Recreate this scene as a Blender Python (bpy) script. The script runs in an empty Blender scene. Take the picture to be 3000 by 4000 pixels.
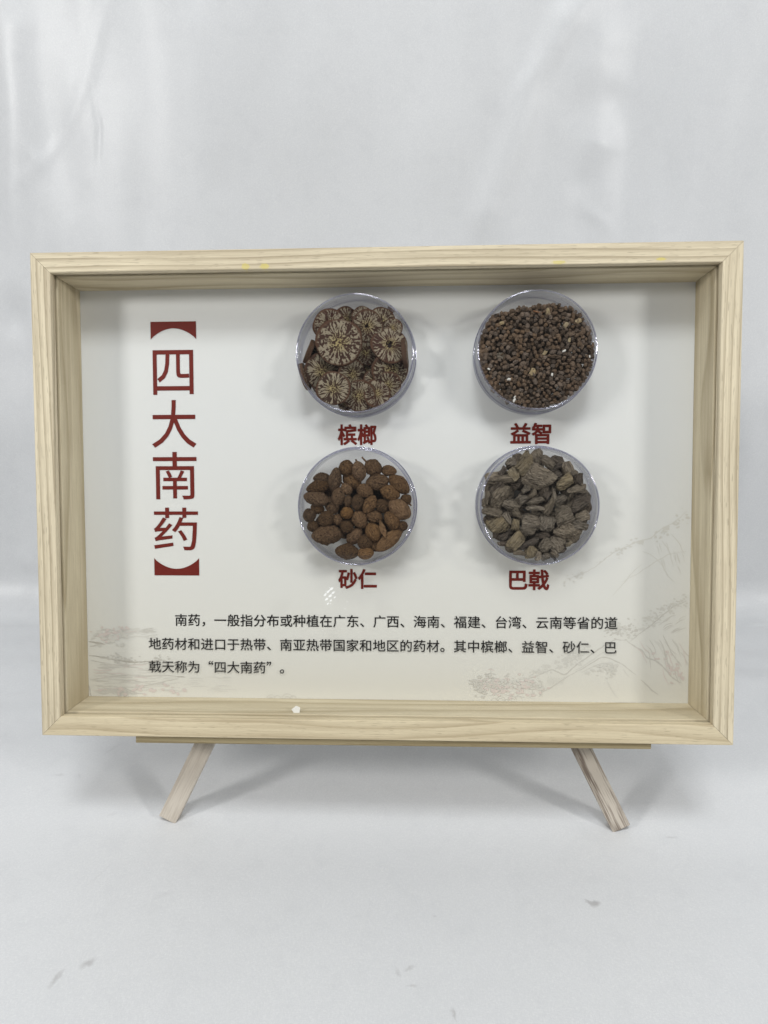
import bpy, bmesh, math, random
import numpy as np
from mathutils import Vector, Matrix, noise

S = bpy.context.scene
C = S.collection
random.seed(7)
R = math.radians

# ------------------------------------------------------------------ camera
LEAN = R(15)
cam_d = bpy.data.cameras.new("camera")
cam_d.sensor_fit = 'HORIZONTAL'
cam_d.sensor_width = 36.0
cam_d.lens = 34.2
cam_d.clip_start = 0.02
cam_d.clip_end = 60
cam = bpy.data.objects.new("camera", cam_d)
C.objects.link(cam)
cam.matrix_world = Matrix((
    (0.99888, 0.00007, 0.04737, 0.02565),
    (0.04509, 0.30541, -0.95115, -0.45643),
    (-0.01453, 0.95222, 0.30507, 0.38245),
    (0, 0, 0, 1)))
S.camera = cam

# ------------------------------------------------------------------ light
world = bpy.data.worlds.new("World")
S.world = world
world.use_nodes = True
bg = world.node_tree.nodes["Background"]
bg.inputs[0].default_value = (0.96, 0.98, 1.0, 1)
bg.inputs[1].default_value = 0.075

def area_lamp(name, loc, target, sx, sy, power, col=(1, 1, 1)):
    d = bpy.data.lights.new(name, 'AREA')
    d.shape = 'RECTANGLE'; d.size = sx; d.size_y = sy
    d.energy = power; d.color = col
    o = bpy.data.objects.new(name, d); C.objects.link(o)
    o.location = loc
    o.rotation_euler = (Vector(target) - Vector(loc)).to_track_quat('-Z', 'Y').to_euler()
    return o

area_lamp("studio_lamp_left", (-1.30, -0.98, 0.98), (0, 0.1, 0.2), 0.24, 0.24, 12, (1.0, 0.985, 0.96))
area_lamp("studio_lamp_right", (1.40, -0.98, 0.98), (0, 0.1, 0.2), 0.24, 0.24, 12, (1.0, 0.985, 0.96))
area_lamp("ceiling_lamp", (0.05, -1.05, 2.25), (0, 0.1, 0), 0.5, 0.42, 20, (0.96, 0.985, 1.0))
area_lamp("overhead_fill", (0.0, -1.15, 2.4), (0, 0.0, 0), 2.4, 1.0, 17, (0.95, 0.98, 1.0))  # added broad fill light that softens the shadows, not a fixture of the room

vs = S.view_settings
vs.view_transform = 'Standard'
try: vs.look = 'None'
except Exception: pass
vs.gamma = 1.0; vs.exposure = 0.0; vs.use_curve_mapping = False
S.cycles.transparent_max_bounces = 32
S.cycles.max_bounces = 10

# ------------------------------------------------------------------ helpers
FRAME = Matrix.Translation((0, 0, 0.246)) @ Matrix.Rotation(-LEAN, 4, 'X')
CARD = 0.0368                     # depth of the printed card behind the frame's front face

def tag(o, label=None, cat=None, group=None, kind=None):
    if label: o['label'] = label
    if cat: o['category'] = cat
    if group: o['group'] = group
    if kind: o['kind'] = kind
    return o

def link(name, me, mats=(), parent=None, mw=None):
    o = bpy.data.objects.new(name, me)
    C.objects.link(o)
    if me is not None:
        me.name = name
        for m in (mats if isinstance(mats, (list, tuple)) else [mats]):
            me.materials.append(m)
    if parent is not None: o.parent = parent
    if mw is not None: o.matrix_world = mw
    return o

def mesh_from(verts, faces, smooth=False, mat_idx=None):
    me = bpy.data.meshes.new("m")
    me.from_pydata([tuple(v) for v in verts], [], faces)
    me.update()
    if smooth:
        me.polygons.foreach_set('use_smooth', [True]*len(me.polygons))
    if mat_idx is not None:
        me.polygons.foreach_set('material_index', mat_idx)
    return me

def bm_mesh(bm, smooth=False):
    me = bpy.data.meshes.new("m")
    bmesh.ops.recalc_face_normals(bm, faces=bm.faces)
    bm.to_mesh(me); bm.free()
    if smooth: me.polygons.foreach_set('use_smooth', [True]*len(me.polygons))
    return me

def lathe(profile, n=96, closed=True):
    """profile of (radius, depth) turned about the local Y (depth) axis"""
    verts, faces = [], []
    m = len(profile)
    for i in range(n):
        a = 2*math.pi*i/n
        for r, y in profile:
            verts.append((r*math.cos(a), y, r*math.sin(a)))
    last = m if closed else m-1
    for i in range(n):
        j = (i+1) % n
        for k in range(last):
            l = (k+1) % m
            faces.append((i*m+k, i*m+l, j*m+l, j*m+k))
    bm = bmesh.new()
    me = mesh_from(verts, faces); bm.from_mesh(me); bpy.data.meshes.remove(me)
    bmesh.ops.remove_doubles(bm, verts=bm.verts, dist=1e-6)
    return bm_mesh(bm, True)

class NT:
    """small node-tree writer"""
    def __init__(self, name):
        self.m = bpy.data.materials.new(name); self.m.use_nodes = True
        self.t = self.m.node_tree; self.t.nodes.clear()
        self.out = self.t.nodes.new('ShaderNodeOutputMaterial')
    def n(self, typ, **kw):
        nd = self.t.nodes.new('ShaderNode'+typ)
        for k, v in kw.items(): setattr(nd, k, v)
        return nd
    def l(self, a, b): self.t.links.new(a, b)
    def inp(self, sock, v):
        if isinstance(v, bpy.types.NodeSocket): self.l(v, sock)
        elif isinstance(v, (tuple, list)) and len(v) == 3 and sock.type == 'RGBA': sock.default_value = (*v, 1)
        else: sock.default_value = v
    def math(self, op, a, b=0.0, c=None):
        nd = self.n('Math', operation=op)
        self.inp(nd.inputs[0], a); self.inp(nd.inputs[1], b)
        if c is not None: self.inp(nd.inputs[2], c)
        return nd.outputs[0]
    def vmath(self, op, a, b=(0, 0, 0)):
        nd = self.n('VectorMath', operation=op)
        self.inp(nd.inputs[0], a)
        if op == 'SCALE': self.inp(nd.inputs['Scale'], b); return nd.outputs[0]
        self.inp(nd.inputs[1], b)
        return nd.outputs['Value'] if op in ('LENGTH', 'DISTANCE', 'DOT_PRODUCT') else nd.outputs[0]
    def obj(self): return self.n('TexCoord').outputs['Object']
    def sep(self, v):
        nd = self.n('SeparateXYZ'); self.l(v, nd.inputs[0]); return nd.outputs
    def comb(self, x, y, z):
        nd = self.n('CombineXYZ')
        for s, v in zip(nd.inputs, (x, y, z)): self.inp(s, v)
        return nd.outputs[0]
    def noise(self, vec, scale=1.0, detail=2.0, rough=0.5):
        nd = self.n('TexNoise'); self.l(vec, nd.inputs['Vector'])
        nd.inputs['Scale'].default_value = scale; nd.inputs['Detail'].default_value = detail
        nd.inputs['Roughness'].default_value = rough
        return nd.outputs[0]
    def ramp(self, f, stops):
        nd = self.n('ValToRGB'); self.l(f, nd.inputs[0]); e = nd.color_ramp.elements
        while len(e) < len(stops): e.new(0.5)
        for el, (p, c) in zip(e, stops):
            el.position = p
            el.color = (*c, 1) if isinstance(c, (tuple, list)) else (c, c, c, 1)
        return nd.outputs[0]
    def mix(self, f, a, b, mode='MIX'):
        nd = self.n('Mix', data_type='RGBA', blend_type=mode)
        self.inp(nd.inputs[0], f); self.inp(nd.inputs[6], a); self.inp(nd.inputs[7], b)
        return nd.outputs[2]
    def rnd(self): return self.n('ObjectInfo').outputs['Random']
    def bump(self, h, strength=0.3, dist=0.001):
        nd = self.n('Bump'); nd.inputs['Strength'].default_value = strength
        nd.inputs['Distance'].default_value = dist; self.l(h, nd.inputs['Height']); return nd.outputs[0]
    def done(self, col, rough=0.6, normal=None, spec=0.4, **kw):
        p = self.n('BsdfPrincipled')
        self.inp(p.inputs['Base Color'], col); self.inp(p.inputs['Roughness'], rough)
        p.inputs['Specular IOR Level'].default_value = spec
        for k, v in kw.items(): self.inp(p.inputs[k], v)
        if normal is not None: self.l(normal, p.inputs['Normal'])
        self.l(p.outputs[0], self.out.inputs[0]); return self.m

def plain(name, col, rough=0.6, spec=0.3):
    return NT(name).done(col, rough, spec=spec)

# ------------------------------------------------------------------ materials
def pine(name, light, mid, dark, freq=210.0, warp=1.3, stains=(), seed=0.0, fleck=0.42):
    t = NT(name); o = t.obj(); s = t.sep(o)
    k = t.math('ADD', t.math('MULTIPLY', t.rnd(), 13.0), seed)
    off = t.comb(k, k, k)
    def nz(sx, sy, sz, det=2.0):
        return t.noise(t.vmath('ADD', t.vmath('MULTIPLY', o, (sx, sy, sz)), off), 1.0, det)
    w1 = nz(3.6, 12, 12, 1.0); w2 = nz(18, 150, 150, 2.0)
    g = t.math('ADD', t.math('MULTIPLY', s[2], freq), t.math('MULTIPLY', s[1], freq*0.62))
    g = t.math('ADD', g, t.math('MULTIPLY', w1, warp*2.4))
    g = t.math('ADD', g, t.math('MULTIPLY', w2, 0.22))
    fr = t.math('FRACT', g)
    ring = t.ramp(fr, [(0.0, 0.0), (0.45, 0.05), (0.74, 0.55), (0.90, 1.0), (1.0, 0.0)])
    amt = t.ramp(nz(12, 60, 60, 1.0), [(0.3, 0.5), (0.6, 1.0)])
    col = t.mix(t.math('MULTIPLY', ring, amt), light, mid)
    fib = t.ramp(nz(35, 1300, 1300, 2.0), [(0.40, 0.0), (0.75, 1.0)])
    col = t.mix(t.math('MULTIPLY', fib, 0.42), col, mid)
    streak = t.ramp(nz(5, 240, 240, 2.0), [(0.50, 0.0), (0.68, 1.0)])
    col = t.mix(t.math('MULTIPLY', streak, 0.42), col, mid)
    fl = t.ramp(nz(110, 1500, 1500, 1.0), [(0.62, 0.0), (0.70, 1.0)])
    col = t.mix(t.math('MULTIPLY', fl, fleck), col, dark)
    tone = t.ramp(nz(9, 22, 22, 2.0), [(0.3, 0.0), (0.75, 1.0)])
    col = t.mix(t.math('MULTIPLY', tone, 0.28), col, mid)
    for (cx, cz, rx, rz, c, a) in stains:
        d = t.vmath('LENGTH', t.vmath('MULTIPLY', t.vmath('SUBTRACT', o, (cx, 0, cz)), (1/rx, 0, 1/rz)))
        d = t.math('ADD', d, t.math('MULTIPLY', t.math('SUBTRACT', t.noise(o, 900.0, 2.0), 0.5), 0.9))
        col = t.mix(t.math('MULTIPLY', t.ramp(d, [(0.7, 1.0), (1.05, 0.0)]), a), col, c)
    sp = nz(250, 700, 700, 3.0)
    h = t.math('ADD', t.math('MULTIPLY', fib, 0.5), t.math('ADD', t.math('MULTIPLY', ring, -0.4), sp))
    return t.done(col, 0.62, t.bump(h, 0.35, 0.0004), spec=0.25)

YEL = (0.66, 0.56, 0.09)
M_pine_top = pine("pine_rail_top", (0.735, 0.65, 0.475), (0.38, 0.315, 0.215), (0.21, 0.17, 0.115), seed=1.0,
    stains=[(-0.0866, -0.0112, 0.0032, 0.0022, YEL, 0.5), (-0.0742, -0.0113, 0.0036, 0.0020, YEL, 0.55),
            (0.1148, -0.0118, 0.005, 0.0014, YEL, 0.5), (0.1790, -0.0108, 0.0036, 0.0011, YEL, 0.6)])
M_pine = pine("pine_rail", (0.735, 0.65, 0.475), (0.38, 0.315, 0.215), (0.21, 0.17, 0.115), seed=4.0)
M_pine_low = pine("pine_rail_bottom", (0.68, 0.59, 0.41), (0.45, 0.37, 0.24), (0.22, 0.175, 0.11), freq=120, warp=2.4, seed=8.5, fleck=0.4)
M_inner = pine("inner_board", (0.73, 0.65, 0.475), (0.45, 0.375, 0.245), (0.24, 0.185, 0.105), freq=120, warp=2.6, seed=2.2, fleck=0.15)
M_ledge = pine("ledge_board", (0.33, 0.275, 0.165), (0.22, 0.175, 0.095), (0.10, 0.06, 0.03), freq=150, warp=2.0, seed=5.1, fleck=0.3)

def leg_wood(name, light, dark, amount, seed):
    t = NT(name); o = t.obj()
    def nz(sx, sy, sz, det):
        return t.noise(t.vmath('ADD', t.vmath('MULTIPLY', o, (sx, sy, sz)), (seed, seed, seed)), 1.0, det)
    a = nz(900, 900, 45, 3.0); b = nz(160, 160, 14, 1.0)
    m = t.math('ADD', a, t.math('MULTIPLY', t.math('SUBTRACT', b, 0.5), 0.9))
    f = t.ramp(m, [(0.42, 0.0), (0.52, 0.45), (0.66, 1.0)])
    col = t.mix(t.math('MULTIPLY', f, amount), light, dark)
    return t.done(col, 0.7, t.bump(a, 0.5, 0.0004), spec=0.2)
M_leg_pale = leg_wood("pale_leg_wood", (0.60, 0.545, 0.47), (0.36, 0.31, 0.25), 0.45, 3.0)
M_leg_dark = leg_wood("grained_leg_wood", (0.58, 0.525, 0.45), (0.15, 0.11, 0.085), 0.85, 9.0)

def card_mat():
    t = NT("printed_card"); s = t.sep(t.obj())
    f = t.ramp(t.math('MULTIPLY_ADD', s[2], -3.2, 0.5), [(0.35, 0.0), (0.95, 1.0)])
    nz = t.noise(t.obj(), 14.0, 3.0)
    col = t.mix(f, (0.755, 0.765, 0.752), (0.725, 0.712, 0.645))
    col = t.mix(t.math('MULTIPLY', nz, 0.06), col, (0.6, 0.6, 0.56))
    return t.done(col, 0.4, spec=0.3)
M_card = card_mat()
M_red = plain("dark_red_ink", (0.155, 0.014, 0.008), 0.45)
M_black = plain("black_ink", (0.012, 0.011, 0.011), 0.5)

def clear(name, centre, edge, rough=0.02, ior=1.49, base=1.0):
    t = NT(name)
    lw = t.n('LayerWeight'); lw.inputs['Blend'].default_value = 0.5
    col = t.ramp(lw.outputs['Facing'], [(0.0, centre), (0.55, centre), (0.95, edge)])
    tr = t.n('BsdfTransparent'); t.l(col, tr.inputs[0])
    gl = t.n('BsdfGlossy'); gl.inputs['Roughness'].default_value = rough
    f0 = ((ior-1)/(ior+1))**2          # same reflectance from both sides of the thin wall
    fr = t.math('MULTIPLY_ADD', t.math('POWER', lw.outputs['Facing'], 5.0), 1-f0, f0)
    mx = t.n('MixShader')
    t.l(t.math('MULTIPLY', fr, base), mx.inputs[0])
    t.l(tr.outputs[0], mx.inputs[1]); t.l(gl.outputs[0], mx.inputs[2])
    t.l(mx.outputs[0], t.out.inputs[0]); return t.m
M_glass = clear("glass_pane", (0.985, 0.985, 0.983), (0.92, 0.935, 0.92), 0.01, base=0.75)
def rim_mat():
    t = NT("lavender_clear_rim")
    tr = t.n('BsdfTransparent'); tr.inputs[0].default_value = (0.84, 0.845, 0.91, 1)
    gl = t.n('BsdfGlossy'); gl.inputs['Roughness'].default_value = 0.06; gl.inputs[0].default_value = (0.95, 0.95, 1, 1)
    df = t.n('BsdfDiffuse'); df.inputs[0].default_value = (0.62, 0.62, 0.74, 1)
    a = t.n('MixShader'); a.inputs[0].default_value = 0.05; t.l(tr.outputs[0], a.inputs[1]); t.l(df.outputs[0], a.inputs[2])
    lw = t.n('LayerWeight'); lw.inputs['Blend'].default_value = 0.5
    b = t.n('MixShader'); t.l(t.math('MULTIPLY_ADD', t.math('POWER', lw.outputs['Facing'], 4.0), 0.7, 0.12), b.inputs[0])
    t.l(a.outputs[0], b.inputs[1]); t.l(gl.outputs[0], b.inputs[2]); t.l(b.outputs[0], t.out.inputs[0]); return t.m
M_rim = rim_mat()
M_plastic = clear("clear_plastic", (0.99, 0.99, 0.992), (0.86, 0.865, 0.92), 0.05, base=0.8)

def cloth_mat():
    t = NT("white_satin_cloth"); g = t.n('NewGeometry').outputs['Position']
    n1 = t.noise(g, 3.0, 3.0); n2 = t.noise(g, 60.0, 4.0, 0.6)
    col = t.mix(t.ramp(n1, [(0.3, 0.0), (0.8, 1.0)]), (0.70, 0.708, 0.714), (0.632, 0.642, 0.652))
    col = t.mix(t.math('MULTIPLY', t.ramp(n2, [(0.5, 0.0), (0.8, 1.0)]), 0.14), col, (0.42, 0.43, 0.45))
    s = t.sep(g)
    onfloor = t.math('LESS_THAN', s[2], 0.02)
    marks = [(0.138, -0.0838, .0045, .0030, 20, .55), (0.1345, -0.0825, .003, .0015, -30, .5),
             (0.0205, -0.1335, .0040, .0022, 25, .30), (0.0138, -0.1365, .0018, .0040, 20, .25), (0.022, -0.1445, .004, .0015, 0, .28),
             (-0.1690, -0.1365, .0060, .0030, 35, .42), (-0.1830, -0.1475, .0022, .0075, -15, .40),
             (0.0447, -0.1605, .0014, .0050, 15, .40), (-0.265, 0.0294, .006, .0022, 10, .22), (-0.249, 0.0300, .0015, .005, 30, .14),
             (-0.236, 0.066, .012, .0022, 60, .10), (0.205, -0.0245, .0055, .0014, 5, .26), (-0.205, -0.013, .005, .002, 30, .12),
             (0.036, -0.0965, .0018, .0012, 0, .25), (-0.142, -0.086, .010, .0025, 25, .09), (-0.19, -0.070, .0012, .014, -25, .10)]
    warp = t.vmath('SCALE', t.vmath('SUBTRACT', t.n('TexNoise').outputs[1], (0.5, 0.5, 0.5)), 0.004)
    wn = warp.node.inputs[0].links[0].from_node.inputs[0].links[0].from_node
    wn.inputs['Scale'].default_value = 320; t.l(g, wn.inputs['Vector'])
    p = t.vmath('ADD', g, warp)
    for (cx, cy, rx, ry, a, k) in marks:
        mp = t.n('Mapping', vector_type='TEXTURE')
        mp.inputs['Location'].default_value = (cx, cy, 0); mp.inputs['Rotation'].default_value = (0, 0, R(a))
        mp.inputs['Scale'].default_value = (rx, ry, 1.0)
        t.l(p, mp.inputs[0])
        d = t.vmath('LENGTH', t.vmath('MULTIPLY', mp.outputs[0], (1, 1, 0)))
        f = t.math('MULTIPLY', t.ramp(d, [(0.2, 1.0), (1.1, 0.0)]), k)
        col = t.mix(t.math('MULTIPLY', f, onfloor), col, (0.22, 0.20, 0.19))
    mot = t.noise(g, 750.0, 2.0, 0.7)
    col = t.mix(t.math('MULTIPLY', t.ramp(mot, [(0.40, 0.0), (0.62, 1.0)]), 0.10), col, (0.40, 0.41, 0.43))
    # weave: fine crossed threads
    wv = t.math('ADD', t.noise(t.vmath('MULTIPLY', g, (2600, 500, 500)), 1.0, 1.0), t.noise(t.vmath('MULTIPLY', g, (500, 2600, 2600)), 1.0, 1.0))
    col = t.mix(t.math('MULTIPLY', t.ramp(wv, [(0.8, 0.0), (1.25, 1.0)]), 0.20), col, (0.45, 0.46, 0.49))
    wr = t.noise(g, 22.0, 3.0)
    h = t.math('ADD', t.math('MULTIPLY', wv, 0.16), t.math('MULTIPLY', wr, 0.7))
    return t.done(col, 0.40, t.bump(h, 0.25, 0.0015), spec=0.5, **{'Sheen Weight': 0.25})
M_cloth = cloth_mat()

def betel_face():
    t = NT("betel_nut_face"); o = t.obj(); s = t.sep(o)
    rn = t.rnd(); k = t.math('MULTIPLY', rn, 57.0); off = t.comb(k, k, k)
    n2 = t.n('TexNoise'); t.l(t.vmath('ADD', t.vmath('SCALE', o, 4.5), off), n2.inputs['Vector']); n2.inputs['Scale'].default_value = 1.0
    w = t.vmath('SCALE', t.vmath('SUBTRACT', n2.outputs[1], (0.5, 0.5, 0.5)), 0.22)
    p = t.vmath('MULTIPLY', t.vmath('ADD', o, w), (1, 0, 1))
    r = t.vmath('LENGTH', p)
    dirv = t.vmath('NORMALIZE', p)
    pol = t.vmath('ADD', t.vmath('SCALE', dirv, 9.5), t.comb(0.0, t.math('MULTIPLY', r, 2.6), 0.0))
    rad = t.noise(t.vmath('ADD', pol, off), 1.0, 0.5)
    iso = t.noise(t.vmath('ADD', t.vmath('SCALE', p, 15.0), off), 1.0, 0.5)
    pick = t.ramp(t.math('FRACT', t.math('MULTIPLY', rn, 7.3)), [(0.55, 0.0), (0.7, 0.45)])
    inner = t.ramp(r, [(0.12, 1.0), (0.35, 0.0)])
    v = t.mix(t.math('MAXIMUM', pick, inner), rad, iso)
    f = t.ramp(v, [(0.495, 0.0), (0.545, 1.0)])
    cream = t.mix(t.ramp(r, [(0.12, 1.0), (0.55, 0.0)]), (0.335, 0.29, 0.205), (0.43, 0.35, 0.16))
    brown = t.mix(t.math('FRACT', t.math('MULTIPLY', rn, 3.7)), (0.036, 0.019, 0.012), (0.052, 0.020, 0.014))
    col = t.mix(f, brown, cream)
    rr = t.vmath('LENGTH', t.vmath('MULTIPLY', o, (1, 0, 1)))
    col = t.mix(t.ramp(rr, [(0.88, 0.0), (0.97, 1.0)]), col, (0.085, 0.04, 0.022))
    col = t.mix(t.math('MULTIPLY', t.noise(o, 2.3, 2.0), 0.30), col, (0.10, 0.055, 0.035))
    return t.done(col, 0.65, t.bump(f, 0.3, 0.02), spec=0.2)
M_betel = betel_face()

def organic(name, c1, c2, c3, scale, bump_s=0.6, dist=0.0006, stretch=(1, 1, 1), rough=0.75, vary=0.35, detail=3.0, sat=(0.88, 0.2)):
    t = NT(name); o = t.obj(); rn = t.rnd(); k = t.math('MULTIPLY', rn, 31.0)
    v = t.vmath('ADD', t.vmath('MULTIPLY', o, tuple(scale*q for q in stretch)), t.comb(k, k, k))
    n1 = t.noise(v, 1.0, detail, 0.6); n2 = t.noise(t.vmath('SCALE', o, scale*0.25), 1.0, 2.0)
    col = t.mix(t.ramp(n1, [(0.35, 0.0), (0.65, 1.0)]), c1, c2)
    col = t.mix(t.ramp(n2, [(0.45, 0.0), (0.7, 0.8)]), col, c3)
    hs = t.n('HueSaturation'); t.l(col, hs.inputs['Color'])
    t.l(t.math('MULTIPLY_ADD', t.math('FRACT', t.math('MULTIPLY', rn, 5.1)), vary*2, 1.0-vary), hs.inputs['Value'])
    t.l(t.math('MULTIPLY_ADD', t.math('FRACT', t.math('MULTIPLY', rn, 11.3)), sat[1], sat[0]), hs.inputs['Saturation'])
    return t.done(hs.outputs[0], rough, t.bump(n1, bump_s, dist), spec=0.2)
M_pod = organic("cardamom_pod_skin", (0.036, 0.019, 0.010), (0.235, 0.140, 0.070), (0.13, 0.074, 0.036), 1250, 1.0, 0.0022, (0.6, 1, 1))
M_pod_warm = organic("tan_pod_skin", (0.10, 0.049, 0.021), (0.32, 0.185, 0.082), (0.22, 0.12, 0.048), 1250, 1.0, 0.0022, (0.35, 1, 1), vary=0.12)
M_root = organic("root_bark", (0.075, 0.061, 0.045), (0.31, 0.26, 0.195), (0.20, 0.165, 0.122), 1000, 1.0, 0.0026, (0.25, 1, 1), vary=0.25)
M_root_pale = organic("pale_root_bark", (0.09, 0.07, 0.045), (0.33, 0.275, 0.185), (0.29, 0.23, 0.14), 1000, 1.0, 0.0026, (0.2, 1, 1), vary=0.12)
M_root_dark = organic("dark_root_bark", (0.045, 0.036, 0.028), (0.18, 0.147, 0.113), (0.11, 0.085, 0.065), 1000, 1.0, 0.0026, (0.25, 1, 1), vary=0.2)
M_seed = organic("seed_coat", (0.066, 0.044, 0.029), (0.215, 0.155, 0.108), (0.145, 0.093, 0.058), 1500, 0.7, 0.0005, vary=0.5, sat=(0.7, 0.5))
M_husk = organic("pale_seed_husk", (0.26, 0.20, 0.12), (0.40, 0.33, 0.2), (0.3, 0.22, 0.12), 900, 0.6, 0.0004, vary=0.1)
M_twig = plain("reddish_twig", (0.26, 0.12, 0.055), 0.7)
M_crumb = plain("white_crumb", (0.78, 0.76, 0.70), 0.8)
M_bark = organic("betel_rind", (0.06, 0.032, 0.02), (0.13, 0.075, 0.045), (0.09, 0.05, 0.03), 700, 0.6, 0.0005, vary=0.2)

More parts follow.
